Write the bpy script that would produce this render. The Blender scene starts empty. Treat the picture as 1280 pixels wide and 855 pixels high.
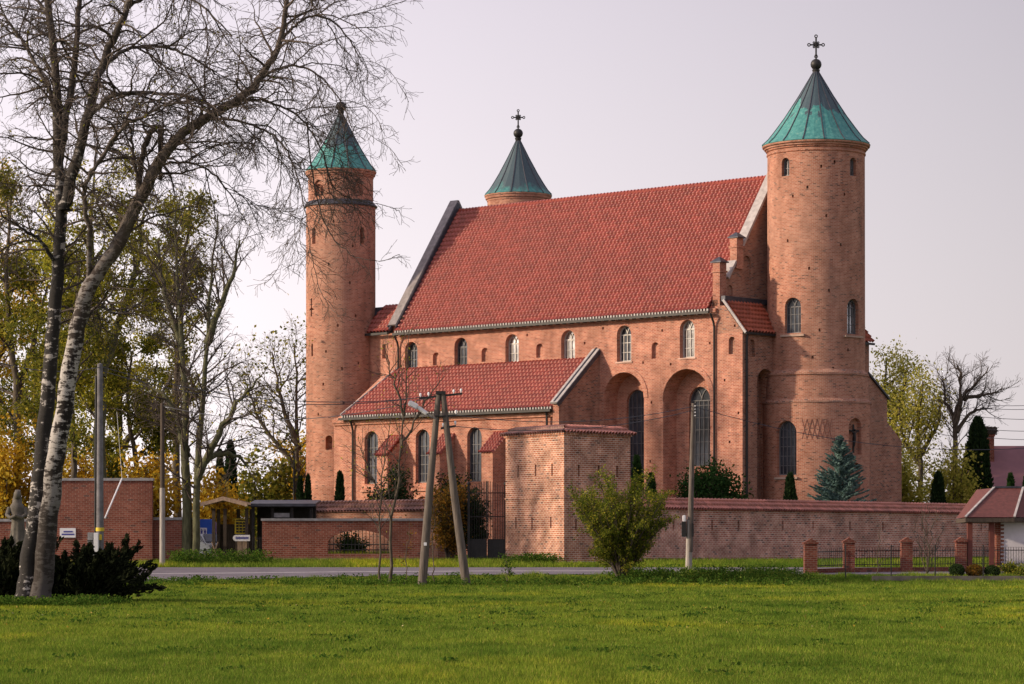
import bpy, bmesh, math
import numpy as np
from mathutils import Vector, Matrix
S = bpy.context.scene
COL = S.collection
R = math.radians
# ------------------------------------------------------------------ camera, sky, sun, exposure
F, CX, CY, CZ = 3600.0, 640.0, 685.0, 1.7
cd = bpy.data.cameras.new('camera'); cam = bpy.data.objects.new('camera', cd); COL.objects.link(cam)
cam.location = (0, 0, CZ); cam.rotation_euler = (R(90), 0, 0)
cd.sensor_width = 36; cd.lens = 36 * F / 1280; cd.shift_y = (CY - 427.5) / 1280
cd.clip_start = 1; cd.clip_end = 6000
S.camera = cam
SUN_AZ, SUN_EL = (-0.985, -0.17), 20.0          # towards the sun (x, y), elevation in degrees
wd = bpy.data.worlds.new('World'); S.world = wd; wd.use_nodes = True
nt = wd.node_tree; nt.nodes.clear()
wo = nt.nodes.new('ShaderNodeOutputWorld'); bg = nt.nodes.new('ShaderNodeBackground')
sk = nt.nodes.new('ShaderNodeTexSky'); sk.sky_type = 'NISHITA'; sk.sun_disc = False
sk.sun_elevation = R(SUN_EL); sk.sun_rotation = math.atan2(SUN_AZ[0], SUN_AZ[1]); sk.dust_density = 4; sk.air_density = 1
tc = nt.nodes.new('ShaderNodeTexCoord'); sep = nt.nodes.new('ShaderNodeSeparateXYZ')
nt.links.new(tc.outputs['Generated'], sep.inputs[0])
rz = nt.nodes.new('ShaderNodeValToRGB')         # thin veil of high cloud: paler and warmer low down
rz.color_ramp.elements[0].position = 0.0; rz.color_ramp.elements[0].color = (0.76, 0.69, 0.70, 1)
rz.color_ramp.elements[1].position = 0.26; rz.color_ramp.elements[1].color = (0.47, 0.415, 0.475, 1)
nt.links.new(sep.outputs['Z'], rz.inputs[0])
rx = nt.nodes.new('ShaderNodeMapRange'); rx.inputs[1].default_value = -0.12; rx.inputs[2].default_value = 0.20
rx.inputs[3].default_value = 9.6; rx.inputs[4].default_value = 5.6
nt.links.new(sep.outputs['X'], rx.inputs[0])
vm = nt.nodes.new('ShaderNodeVectorMath'); vm.operation = 'SCALE'
nt.links.new(rz.outputs[0], vm.inputs[0]); nt.links.new(rx.outputs[0], vm.inputs['Scale'])
mx = nt.nodes.new('ShaderNodeMix'); mx.data_type = 'RGBA'; mx.inputs[0].default_value = 0.86
nt.links.new(sk.outputs[0], mx.inputs[6]); nt.links.new(vm.outputs[0], mx.inputs[7])
nt.links.new(mx.outputs[2], bg.inputs[0]); bg.inputs[1].default_value = 0.12
nt.links.new(bg.outputs[0], wo.inputs[0])
sd = bpy.data.lights.new('sun', 'SUN'); sun = bpy.data.objects.new('sun', sd); COL.objects.link(sun)
sd.energy = 3.15; sd.angle = R(2.5); sd.color = (1.0, 0.80, 0.58)
sdir = Vector((SUN_AZ[0] * math.cos(R(SUN_EL)), SUN_AZ[1] * math.cos(R(SUN_EL)), math.sin(R(SUN_EL))))
sun.rotation_euler = sdir.to_track_quat('Z', 'Y').to_euler(); sun.location = (-60, 0, 60)
S.view_settings.view_transform = 'Standard'; S.view_settings.look = 'None'
S.view_settings.exposure = 0.66; S.view_settings.gamma = 1; S.view_settings.use_curve_mapping = False
S.cycles.max_bounces = 6; S.cycles.transparent_max_bounces = 8

# ------------------------------------------------------------------ helpers
def gz(y):                                      # height of the ground by distance from the viewer
    return np.interp(y, [0, 118, 126, 132, 138, 147, 152, 158, 175, 200, 400, 3000],
                     [0, 0, .03, .12, .40, .72, .93, 1.02, 1.15, 1.3, 1.4, 1.4])
def X(px, d): return (px - CX) / F * d
def Z(py, d): return CZ + (CY - py) / F * d
def W(px, py, d): return np.array([X(px, d), d, Z(py, d)])
class MB:
    def __init__(s): s.v = []; s.f = []
    def add(s, vs, fs):
        o = len(s.v); s.v += [tuple(map(float, p)) for p in vs]; s.f += [tuple(i + o for i in f) for f in fs]; return s
    def box(s, x0, x1, y0, y1, z0, z1):
        return s.add([(x0, y0, z0), (x1, y0, z0), (x1, y1, z0), (x0, y1, z0), (x0, y0, z1), (x1, y0, z1), (x1, y1, z1), (x0, y1, z1)],
                     [(0, 3, 2, 1), (4, 5, 6, 7), (0, 1, 5, 4), (1, 2, 6, 5), (2, 3, 7, 6), (3, 0, 4, 7)])
    def bar(s, a, b, w, h, up=(0, 0, 1)):         # rectangular bar from a to b
        a, b = Vector(a), Vector(b); d = (b - a).normalized(); u = Vector(up)
        if abs(d.dot(u)) > .98: u = Vector((0, 1, 0))
        sd_ = d.cross(u).normalized() * (w / 2); u2 = sd_.cross(d).normalized() * (h / 2)
        q = [a - sd_ - u2, a + sd_ - u2, a + sd_ + u2, a - sd_ + u2]
        return s.add(q + [p + (b - a) for p in q], [(0, 3, 2, 1), (4, 5, 6, 7), (0, 1, 5, 4), (1, 2, 6, 5), (2, 3, 7, 6), (3, 0, 4, 7)])
    def prism(s, pts, vec):
        n = len(pts); vec = Vector(vec)
        return s.add(list(pts) + [Vector(p) + vec for p in pts], [tuple(range(n))[::-1], tuple(range(n, 2 * n))] +
                     [(i, (i + 1) % n, n + (i + 1) % n, n + i) for i in range(n)])
    def lathe(s, prof, n=32, cx=0, cy=0, a0=0):
        vs = []; fs = []; m = len(prof)
        for i in range(n):
            a = a0 + 2 * math.pi * i / n
            for r, z in prof: vs.append((cx + r * math.cos(a), cy + r * math.sin(a), z))
        for i in range(n):
            j = (i + 1) % n
            for k in range(m - 1): fs.append((i * m + k, j * m + k, j * m + k + 1, i * m + k + 1))
        fs.append(tuple(i * m for i in range(n))[::-1]); fs.append(tuple(i * m + m - 1 for i in range(n)))
        return s.add(vs, fs)
    def tube(s, pts, rad, n=8):
        P = [Vector(p) for p in pts]; k = len(P)
        if not hasattr(rad, '__len__'): rad = [rad] * k
        vs = []; fs = []
        u = None
        for i in range(k):
            t = (P[min(i + 1, k - 1)] - P[max(i - 1, 0)]).normalized()
            if u is None:
                u = t.orthogonal().normalized()
            u = (u - t * u.dot(t)).normalized(); w = t.cross(u)
            for j in range(n):
                a = 2 * math.pi * j / n; vs.append(P[i] + (u * math.cos(a) + w * math.sin(a)) * rad[i])
        for i in range(k - 1):
            for j in range(n): fs.append((i * n + j, i * n + (j + 1) % n, (i + 1) * n + (j + 1) % n, (i + 1) * n + j))
        fs += [tuple(range(n))[::-1], tuple(range((k - 1) * n, k * n))]
        return s.add(vs, fs)
    def ball(s, c, r, n=12, sq=1.0):
        k = n // 2
        prof = [(max(r * math.sin(math.pi * i / k), 1e-3), c[2] - r * sq * math.cos(math.pi * i / k)) for i in range(k + 1)]
        return s.lathe(prof, n, c[0], c[1])
    def build(s, name, mat, parent=None, smooth=False, bevel=0):
        me = bpy.data.meshes.new(name); me.from_pydata(s.v, [], s.f)
        bm = bmesh.new(); bm.from_mesh(me); bmesh.ops.recalc_face_normals(bm, faces=bm.faces)
        if bevel: bmesh.ops.bevel(bm, geom=bm.edges[:], offset=bevel, segments=2, affect='EDGES', clamp_overlap=True)
        if smooth:
            for f in bm.faces: f.smooth = True
            for e in bm.edges:
                if e.calc_face_angle(0) > R(38): e.smooth = False
        bm.to_mesh(me); bm.free()
        return link(name, me, mat, parent)
def link(name, me, mat, parent=None):
    o = bpy.data.objects.new(name, me); COL.objects.link(o)
    if mat: me.materials.append(mat)
    if parent: o.parent = parent
    return o
def np_mesh(name, V, Fq, mat, parent=None, smooth=False):   # V (n,3), Fq (m,k)
    me = bpy.data.meshes.new(name); k = Fq.shape[1]; m = len(Fq)
    me.vertices.add(len(V)); me.vertices.foreach_set('co', np.asarray(V, np.float32).ravel())
    me.loops.add(m * k); me.loops.foreach_set('vertex_index', Fq.astype(np.int32).ravel())
    me.polygons.add(m); me.polygons.foreach_set('loop_start', np.arange(0, m * k, k, dtype=np.int32))
    try: me.polygons.foreach_set('loop_total', np.full(m, k, np.int32))
    except Exception: pass
    if smooth: me.polygons.foreach_set('use_smooth', np.ones(m, bool))
    me.update(calc_edges=True); me.validate()
    return link(name, me, mat, parent)
def tag(o, label, cat, group=None, kind=None):
    if label: o['label'] = label
    if cat: o['category'] = cat
    if group: o['group'] = group
    if kind: o['kind'] = kind
    return o
def thing(name, label, cat, loc=(0, 0, 0), rz=0, group=None):
    o = bpy.data.objects.new(name, None); COL.objects.link(o); o.empty_display_size = .3
    o.location = loc; o.rotation_euler = (0, 0, rz)
    return tag(o, label, cat, group)
def copy_tree(o, parent=None):
    c = o.copy(); COL.objects.link(c)
    if parent: c.parent = parent
    for ch in list(o.children): copy_tree(ch, c)
    return c
def cut(o, mb):                                  # subtract the closed solids of mb from o
    c = mb.build('cutter', None); c.parent = o
    md = o.modifiers.new('b', 'BOOLEAN'); md.operation = 'DIFFERENCE'; md.object = c; md.solver = 'EXACT'; md.use_self = True
    dg = bpy.context.evaluated_depsgraph_get(); dg.update()
    me = bpy.data.meshes.new_from_object(o.evaluated_get(dg))
    o.modifiers.clear(); old = o.data; o.data = me; me.name = o.name
    bpy.data.meshes.remove(old); cm = c.data; bpy.data.objects.remove(c); bpy.data.meshes.remove(cm)
def uv(o, cyl=None):                             # metres along the course and up the wall
    me = o.data; ul = me.uv_layers.get('UVMap') or me.uv_layers.new(name='UVMap')
    vs = [v.co.copy() for v in me.vertices]; out = np.zeros((len(me.loops), 2), np.float32)
    for p in me.polygons:
        n = p.normal; c = p.center
        for li in p.loop_indices:
            q = vs[me.loops[li].vertex_index]
            if abs(n.z) > .8: out[li] = (q.x, q.y)
            elif cyl and math.hypot(c.x - cyl[0], c.y - cyl[1]) > cyl[2] * .5:
                a0 = math.atan2(c.y - cyl[1], c.x - cyl[0]); a = math.atan2(q.y - cyl[1], q.x - cyl[0])
                a = a0 + (a - a0 + math.pi) % (2 * math.pi) - math.pi
                out[li] = (a * cyl[2], q.z)
            else:
                h = math.hypot(n.x, n.y) or 1
                out[li] = (q.x * -n.y / h + q.y * n.x / h, q.z)
    ul.data.foreach_set('uv', out.ravel())
# ------------------------------------------------------------------ materials
def nodes(name):
    m = bpy.data.materials.new(name); m.use_nodes = True; t = m.node_tree
    return m, t, t.nodes['Principled BSDF']
def N(t, kind, **kw):
    n = t.nodes.new(kind)
    for k, v in kw.items():
        if k.startswith('_'): n.inputs[k[1:]].default_value = v
        else: setattr(n, k, v)
    return n
def ramp(t, src, stops, interp='LINEAR'):
    r = t.nodes.new('ShaderNodeValToRGB'); cr = r.color_ramp; cr.interpolation = interp
    while len(cr.elements) < len(stops): cr.elements.new(.5)
    for e, (p, c) in zip(cr.elements, stops): e.position = p; e.color = (*c, 1) if len(c) == 3 else c
    t.links.new(src, r.inputs[0]); return r.outputs[0]
def mixc(t, f, a, b, mode='MIX'):
    m = t.nodes.new('ShaderNodeMix'); m.data_type = 'RGBA'; m.blend_type = mode
    for v, i in ((f, 0), (a, 6), (b, 7)):
        if hasattr(v, 'is_linked') or hasattr(v, 'links'): t.links.new(v, m.inputs[i])
        else: m.inputs[i].default_value = v if i == 0 else (*v, 1)
    return m.outputs[2]
def noise(t, scale, detail=4, vec=None, stretch=None, rough=.55):
    n = N(t, 'ShaderNodeTexNoise', _Scale=scale, _Detail=detail, _Roughness=rough)
    if vec is None:
        vec = t.nodes.new('ShaderNodeTexCoord').outputs['Object']
    if stretch:
        mp = N(t, 'ShaderNodeMapping'); mp.inputs['Scale'].default_value = stretch; t.links.new(vec, mp.inputs[0]); vec = mp.outputs[0]
    t.links.new(vec, n.inputs['Vector']); return n.outputs['Fac']
def bump(t, b, h, strength=.5, dist=.02):
    n = N(t, 'ShaderNodeBump', _Strength=strength, _Distance=dist); t.links.new(h, n.inputs['Height']); t.links.new(n.outputs[0], b.inputs['Normal'])
def brick_mat(name, dark, mid, light, mortar, bw=.29, bh=.105, ms=.011, burnt=(.10, .045, .04), pb=.94, stain=(.35, .22, .17), sf=.35, var=.5):
    m, t, b = nodes(name); b.inputs['Roughness'].default_value = .92; b.inputs['Specular IOR Level'].default_value = .2
    u = N(t, 'ShaderNodeUVMap').outputs[0]
    br = N(t, 'ShaderNodeTexBrick', _Scale=1.0); br.offset = .5
    br.inputs['Brick Width'].default_value = bw; br.inputs['Row Height'].default_value = bh
    br.inputs['Mortar Size'].default_value = ms; br.inputs['Mortar Smooth'].default_value = .25; br.inputs['Bias'].default_value = 0
    br.inputs['Color1'].default_value = (0, 0, 0, 1); br.inputs['Color2'].default_value = (1, 1, 1, 1); br.inputs['Mortar'].default_value = (.5, .5, .5, 1)
    wob = noise(t, 9, 2, u); wm = N(t, 'ShaderNodeVectorMath', operation='MULTIPLY_ADD')
    wm.inputs[1].default_value = (.018, .018, 0)
    t.links.new(wob, wm.inputs[0]); t.links.new(u, wm.inputs[2]); t.links.new(wm.outputs[0], br.inputs['Vector'])
    c = ramp(t, br.outputs['Color'], [(0, dark), (.45, mid), (pb - .06, light), (pb, light), (min(pb + .02, 1), burnt)])
    big = noise(t, .16, 5); fine = noise(t, 1.4, 6)
    c = mixc(t, br.outputs['Fac'], c, mortar)
    c = mixc(t, ramp(t, big, [(.42, (0, 0, 0)), (.68, (sf, sf, sf))]), c, stain)
    k = ramp(t, fine, [(.25, (1 - var * .55,) * 3), (.75, (1 + var * .3,) * 3)])
    c = mixc(t, 1.0, c, k, 'MULTIPLY')
    st = noise(t, .9, 4, None, (1, 1, .09)); c = mixc(t, 1.0, c, ramp(t, st, [(.30, (.72, .70, .70)), (.52, (1, 1, 1))]), 'MULTIPLY')
    t.links.new(c, b.inputs['Base Color'])
    h = N(t, 'ShaderNodeMath', operation='MULTIPLY_ADD'); h.inputs[1].default_value = -.8
    t.links.new(br.outputs['Fac'], h.inputs[0]); t.links.new(noise(t, 14, 4), h.inputs[2])
    bump(t, b, h.outputs[0], .55, .02); return m
def plain(name, c, rough=.7, metal=0, var=.25, sc=3, spec=.4, bmp=0, stretch=None):
    m, t, b = nodes(name); b.inputs['Roughness'].default_value = rough; b.inputs['Metallic'].default_value = metal
    b.inputs['Specular IOR Level'].default_value = spec
    n = noise(t, sc, 6, None, stretch)
    c0 = tuple(x * (1 - var) for x in c); c1 = tuple(min(1, x * (1 + var)) for x in c)
    t.links.new(ramp(t, n, [(.3, c0), (.7, c1)]), b.inputs['Base Color'])
    if bmp: bump(t, b, n, bmp, .03)
    return m
def tile_mat(name, c, var=.20, dirt=.22):
    m, t, b = nodes(name); b.inputs['Roughness'].default_value = .48; b.inputs['Specular IOR Level'].default_value = .5
    u = N(t, 'ShaderNodeUVMap').outputs[0]; fl = N(t, 'ShaderNodeVectorMath', operation='FLOOR'); t.links.new(u, fl.inputs[0])
    wn = N(t, 'ShaderNodeTexWhiteNoise', noise_dimensions='2D'); t.links.new(fl.outputs[0], wn.inputs['Vector'])
    cc = ramp(t, wn.outputs['Value'], [(0, tuple(x * (1 - var) for x in c)), (.6, c), (1, tuple(x * (1 + var) for x in c))])
    fr = N(t, 'ShaderNodeVectorMath', operation='FRACTION'); t.links.new(u, fr.inputs[0])
    st = noise(t, .35, 6); cc = mixc(t, ramp(t, st, [(.48, (0, 0, 0)), (.75, (dirt,) * 3)]), cc, (.10, .055, .045))
    t.links.new(cc, b.inputs['Base Color']); bump(t, b, noise(t, 20, 3), .2, .01); return m
def leaf_mat(name, stops, trans=.45):
    m, t, b = nodes(name); t.nodes.remove(b); out = t.nodes['Material Output']
    g = t.nodes.new('ShaderNodeNewGeometry')
    c = ramp(t, g.outputs['Random Per Island'], stops)
    n = noise(t, .6, 3); c = mixc(t, 1.0, c, ramp(t, n, [(.3, (.62, .66, .62)), (.7, (1.25, 1.2, 1.1))]), 'MULTIPLY')
    d = t.nodes.new('ShaderNodeBsdfDiffuse'); tr = t.nodes.new('ShaderNodeBsdfTranslucent'); mm = t.nodes.new('ShaderNodeMixShader')
    mm.inputs[0].default_value = trans
    t.links.new(c, d.inputs[0]); t.links.new(c, tr.inputs[0]); t.links.new(d.outputs[0], mm.inputs[1]); t.links.new(tr.outputs[0], mm.inputs[2])
    t.links.new(mm.outputs[0], out.inputs[0]); return m
def copper_mat(name, z0, z1, dk=.5):
    m, t, b = nodes(name); b.inputs['Roughness'].default_value = .55; b.inputs['Metallic'].default_value = .15
    o = t.nodes.new('ShaderNodeTexCoord').outputs['Object']; sp = N(t, 'ShaderNodeSeparateXYZ'); t.links.new(o, sp.inputs[0])
    mr = N(t, 'ShaderNodeMapRange'); mr.inputs[1].default_value = z0; mr.inputs[2].default_value = z1; t.links.new(sp.outputs['Z'], mr.inputs[0])
    n1 = noise(t, .9, 6, None, (1.6, 1.6, .25)); n2 = noise(t, 5, 5)
    ad = N(t, 'ShaderNodeMath', operation='MULTIPLY_ADD'); ad.inputs[1].default_value = 1.05; t.links.new(n1, ad.inputs[0]); t.links.new(mr.outputs[0], ad.inputs[2])
    c = ramp(t, n2, [(.3, (.030, .17, .17)), (.55, (.06, .25, .235)), (.8, (.17, .34, .29))])
    c = mixc(t, ramp(t, ad.outputs[0], [(dk + .40, (0, 0, 0)), (dk + .62, (.88,) * 3)]), c, (.046, .060, .082))
    t.links.new(c, b.inputs['Base Color']); bump(t, b, n2, .2, .02); return m

M = {}
M['brick'] = brick_mat('church_brick', (.36, .108, .066), (.47, .162, .098), (.55, .225, .142), (.66, .48, .40), bw=.27, bh=.09, burnt=(.25, .085, .055), pb=.95, sf=.5, stain=(.33, .17, .12), var=.7)
M['tower'] = brick_mat('tower_brick', (.34, .117, .070), (.42, .162, .100), (.49, .215, .140), (.48, .35, .28), bw=.27, bh=.09, burnt=(.17, .07, .05), pb=.93, sf=.45)
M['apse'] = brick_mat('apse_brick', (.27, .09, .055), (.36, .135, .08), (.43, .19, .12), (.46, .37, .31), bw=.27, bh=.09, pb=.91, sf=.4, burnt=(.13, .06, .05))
M['old'] = brick_mat('bastion_brick', (.33, .105, .06), (.44, .165, .09), (.53, .24, .15), (.70, .56, .47), bw=.29, bh=.11, ms=.017, burnt=(.17, .07, .05), pb=.90, sf=.40, stain=(.44, .24, .16), var=.95)
M['wallb'] = brick_mat('yard_wall_brick', (.42, .135, .09), (.52, .20, .135), (.60, .30, .22), (.76, .63, .56), bw=.29, bh=.11, ms=.016, burnt=(.17, .07, .06), pb=.91, sf=.35, stain=(.30, .18, .15), var=.9)
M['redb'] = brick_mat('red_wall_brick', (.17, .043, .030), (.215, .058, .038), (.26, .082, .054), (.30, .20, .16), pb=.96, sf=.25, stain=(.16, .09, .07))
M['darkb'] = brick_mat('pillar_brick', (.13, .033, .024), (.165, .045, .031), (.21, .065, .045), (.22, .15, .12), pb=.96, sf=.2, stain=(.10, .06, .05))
M['tile'] = tile_mat('roof_tile', (.285, .060, .044)); M['tile2'] = tile_mat('porch_tile', (.36, .085, .045))
M['oldtile'] = tile_mat('coping_tile', (.42, .16, .12), .3, .35); M['moss'] = tile_mat('weathered_tile', (.22, .10, .078), .4, .8)
M['stone'] = plain('coping_stone', (.36, .335, .335), .8, var=.25, bmp=.2)
M['slate'] = plain('grey_sheet', (.22, .20, .205), .6, .1, var=.3)
M['burnt'] = plain('burnt_header_brick', (.17, .075, .06), .85)
M['lead'] = plain('lead_sheet', (.055, .058, .075), .5, .3, var=.35)
M['zinc'] = plain('zinc_gutter', (.25, .24, .245), .5, .3, var=.25)
M['darkmetal'] = plain('dark_metal', (.028, .027, .028), .5, .4)
M['iron'] = plain('wrought_iron', (.018, .018, .02), .55, .3)
M['frame'] = plain('window_lead', (.12, .12, .13), .55, .2)
M['framel'] = plain('pale_window_lead', (.46, .44, .42), .55, .1)
def glass_mat(name, c, metal, rough):
    m, t, b = nodes(name); b.inputs['Roughness'].default_value = rough; b.inputs['Metallic'].default_value = metal
    n = noise(t, .8, 3); t.links.new(ramp(t, n, [(.35, tuple(x * .55 for x in c)), (.68, tuple(x * 1.5 for x in c))]), b.inputs['Base Color'])
    bump(t, b, noise(t, 3, 3), .12, .05); return m
M['glass'] = glass_mat('dark_leaded_glass', (.055, .065, .085), .25, .15)
M['glassl'] = glass_mat('reflecting_glass', (.42, .42, .44), .85, .2)
M['asphalt'] = plain('asphalt', (.135, .12, .145), .85, var=.18, sc=.8, bmp=.1)
M['line'] = plain('road_paint', (.55, .53, .55), .7, var=.25, sc=2)
M['wood'] = plain('weathered_wood', (.065, .048, .036), .85, var=.4, sc=4, stretch=(6, 6, .6), bmp=.4)
M['tar'] = plain('tarred_boards', (.022, .020, .020), .85, var=.3, sc=4, stretch=(6, 6, .6))  # near-black: shade inside the annexe is put into the timber colour
M['woodl'] = plain('pale_wood', (.46, .33, .24), .8, var=.3, sc=4, stretch=(6, 6, .6))
M['pole'] = plain('grey_pole_wood', (.115, .095, .082), .9, var=.45, sc=3, stretch=(6, 6, .5), bmp=.5)
M['polel'] = plain('bleached_pole', (.30, .275, .25), .9, var=.35, sc=3, stretch=(5, 5, .5), bmp=.4)
M['polel2'] = plain('stained_concrete', (.13, .115, .10), .9, var=.4, sc=2, bmp=.3)
M['concd'] = plain('dark_concrete', (.15, .145, .16), .9, var=.3, sc=4, bmp=.3)
M['concrete'] = plain('concrete', (.27, .265, .28), .9, var=.25, sc=4, bmp=.3)
M['bark'] = plain('grey_bark', (.085, .068, .05), .95, var=.5, sc=6, stretch=(2, 2, .5), bmp=.8)
M['barkg'] = plain('mossy_bark', (.085, .085, .045), .95, var=.5, sc=4, stretch=(2, 2, .5), bmp=.8)
M['twig'] = plain('twig_bark', (.075, .058, .048), .9, var=.4)
M['white'] = plain('white_plaster', (.74, .72, .76), .85, var=.05)
M['purple'] = plain('plum_sheet_roof', (.19, .085, .10), .7, var=.1, sc=1)
M['shingle'] = plain('maroon_shingle', (.115, .036, .032), .75, var=.25, sc=6)
M['redwood'] = plain('red_brown_timber', (.14, .040, .030), .75, var=.2)
M['blue'] = plain('blue_plastic', (.02, .10, .52), .4, var=.1)
M['whitep'] = plain('white_enamel', (.72, .72, .76), .45, var=.05)
M['yellow'] = plain('yellow_sign', (.62, .47, .03), .5, var=.1)
M['letter'] = plain('blue_lettering', (.06, .06, .28), .5, var=.1)
M['silver'] = plain('silver_car_paint', (.42, .44, .46), .25, .5, var=.05)
M['rubber'] = plain('rubber', (.02, .02, .02), .8)
M['stat'] = plain('grey_statue_stone', (.11, .10, .085), .9, var=.4, bmp=.4)
M['straw'] = plain('nest_sticks', (.075, .06, .05), .95, var=.5, sc=9, bmp=1)

def birch_mat():
    m, t, b = nodes('birch_bark'); b.inputs['Roughness'].default_value = .85; b.inputs['Specular IOR Level'].default_value = .2
    a = noise(t, 1.0, 6, None, (3.2, 3.2, 10), .7); a2 = noise(t, 1.0, 6, None, (1.8, 1.8, .7), .7)
    mm = N(t, 'ShaderNodeMath', operation='MULTIPLY_ADD'); mm.inputs[1].default_value = .95; t.links.new(a2, mm.inputs[0]); t.links.new(a, mm.inputs[2])
    c = ramp(t, mm.outputs[0], [(.90, (.018, .015, .014)), (.955, (.08, .07, .065)), (.985, (.30, .28, .265)), (1.0, (.40, .38, .365))])
    o = t.nodes.new('ShaderNodeTexCoord').outputs['Object']; sp = N(t, 'ShaderNodeSeparateXYZ'); t.links.new(o, sp.inputs[0])
    mr = N(t, 'ShaderNodeMapRange'); mr.inputs[1].default_value = 2.0; mr.inputs[2].default_value = 5.0; t.links.new(sp.outputs['Z'], mr.inputs[0])
    c = mixc(t, mr.outputs[0], mixc(t, .9, c, (.038, .032, .029)), c)
    mr2 = N(t, 'ShaderNodeMapRange'); mr2.inputs[1].default_value = 7.0; mr2.inputs[2].default_value = 11; mr2.inputs[4].default_value = .9; t.links.new(sp.outputs['Z'], mr2.inputs[0])
    c = mixc(t, mr2.outputs[0], c, (.085, .066, .055))
    t.links.new(c, b.inputs['Base Color']); bump(t, b, mm.outputs[0], .7, .04); return m
M['birch'] = birch_mat()
def birch_dark():
    m, t, b = nodes('dark_birch_bark'); b.inputs['Roughness'].default_value = .9
    a = noise(t, 1.0, 6, None, (3.0, 3.0, 7), .7); a2 = noise(t, 1.0, 6, None, (2, 2, .8), .7)
    mm = N(t, 'ShaderNodeMath', operation='MULTIPLY_ADD'); mm.inputs[1].default_value = .7; t.links.new(a2, mm.inputs[0]); t.links.new(a, mm.inputs[2])
    c = ramp(t, mm.outputs[0], [(.84, (.016, .014, .013)), (.93, (.030, .026, .024)), (.97, (.40, .375, .355))])
    o = t.nodes.new('ShaderNodeTexCoord').outputs['Object']; sp = N(t, 'ShaderNodeSeparateXYZ'); t.links.new(o, sp.inputs[0])
    mr2 = N(t, 'ShaderNodeMapRange'); mr2.inputs[1].default_value = 11.5; mr2.inputs[2].default_value = 16; mr2.inputs[4].default_value = .75; t.links.new(sp.outputs['Z'], mr2.inputs[0])
    c = mixc(t, mr2.outputs[0], c, (.075, .060, .050))
    t.links.new(c, b.inputs['Base Color']); bump(t, b, mm.outputs[0], .7, .04); return m
M['birchd'] = birch_dark()
L = {}
L['yellow'] = leaf_mat('golden_leaves', [(0, (.36, .19, .02)), (.5, (.56, .36, .035)), (1, (.55, .45, .08))], .55)
L['ygreen'] = leaf_mat('yellow_green_leaves', [(0, (.17, .19, .025)), (.5, (.34, .33, .04)), (1, (.55, .48, .08))], .55)
L['lime'] = leaf_mat('pale_yellow_leaves', [(0, (.20, .22, .04)), (.5, (.40, .38, .07)), (1, (.62, .54, .14))], .55)
L['olive'] = leaf_mat('olive_leaves', [(0, (.09, .11, .022)), (.55, (.19, .20, .035)), (1, (.42, .35, .06))], .55)
L['shrub'] = leaf_mat('shrub_leaves', [(0, (.07, .105, .016)), (.5, (.15, .19, .028)), (.8, (.26, .27, .04)), (1, (.55, .46, .07))], .55)
L['dark'] = leaf_mat('dark_evergreen', [(0, (.012, .028, .014)), (1, (.035, .06, .024))], .15)
L['juniper'] = leaf_mat('juniper_needles', [(0, (.008, .012, .007)), (1, (.028, .034, .018))], .1)
L['thuja'] = leaf_mat('thuja_green', [(0, (.016, .045, .016)), (1, (.04, .085, .025))], .2)
L['spruce'] = leaf_mat('blue_spruce_needles', [(0, (.06, .12, .125)), (1, (.18, .28, .275))], .15)
L['box'] = leaf_mat('box_leaves', [(0, (.02, .045, .015)), (1, (.05, .08, .025))], .2)
L['ivy'] = leaf_mat('autumn_ivy', [(0, (.06, .05, .02)), (.4, (.16, .09, .02)), (.8, (.34, .17, .03)), (1, (.10, .11, .03))])
L['weed'] = leaf_mat('weed_leaves', [(0, (.035, .08, .014)), (.7, (.075, .15, .022)), (1, (.16, .20, .04))], .35)
L['fallen'] = leaf_mat('fallen_leaves', [(0, (.30, .17, .03)), (.6, (.48, .33, .06)), (1, (.45, .42, .25))], .2)
def grass_mat(name, stops, sc=.10):
    m, t, b = nodes(name); t.nodes.remove(b); out = t.nodes['Material Output']
    g = t.nodes.new('ShaderNodeNewGeometry'); c = ramp(t, g.outputs['Random Per Island'], stops)
    n = noise(t, sc, 6, None, (1, .45, 1), .65); c = mixc(t, 1.0, c, ramp(t, n, [(.34, (.42, .58, .55)), (.48, (.9, .95, .9)), (.56, (1.1, 1.05, .9)), (.64, (1.75, 1.4, .9))]), 'MULTIPLY')
    n3 = noise(t, 1.3, 4, None, (1, .3, 1)); c = mixc(t, 1.0, c, ramp(t, n3, [(.3, (.6, .68, .65)), (.6, (1.12, 1.1, 1.05))]), 'MULTIPLY')
    d = t.nodes.new('ShaderNodeBsdfDiffuse'); tr = t.nodes.new('ShaderNodeBsdfTranslucent'); mm = t.nodes.new('ShaderNodeMixShader'); mm.inputs[0].default_value = .35
    t.links.new(c, d.inputs[0]); t.links.new(c, tr.inputs[0]); t.links.new(d.outputs[0], mm.inputs[1]); t.links.new(tr.outputs[0], mm.inputs[2]); t.links.new(mm.outputs[0], out.inputs[0]); return m
M['grass'] = grass_mat('meadow_grass', [(0, (.10, .165, .022)), (.6, (.185, .265, .036)), (.9, (.27, .31, .05)), (1, (.36, .31, .10))])
def soil():
    m, t, b = nodes('meadow_ground'); b.inputs['Roughness'].default_value = 1; b.inputs['Specular IOR Level'].default_value = 0
    n = noise(t, .10, 6, None, (1, .55, 1), .6); n2 = noise(t, 3, 6)
    c = ramp(t, n2, [(.3, (.065, .092, .014)), (.7, (.11, .145, .022))])
    c = mixc(t, 1.0, c, ramp(t, n, [(.28, (.6, .68, .6)), (.72, (1.45, 1.25, .95))]), 'MULTIPLY')
    t.links.new(c, b.inputs['Base Color']); bump(t, b, n2, 1, .08); return m
M['soil'] = soil()

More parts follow.
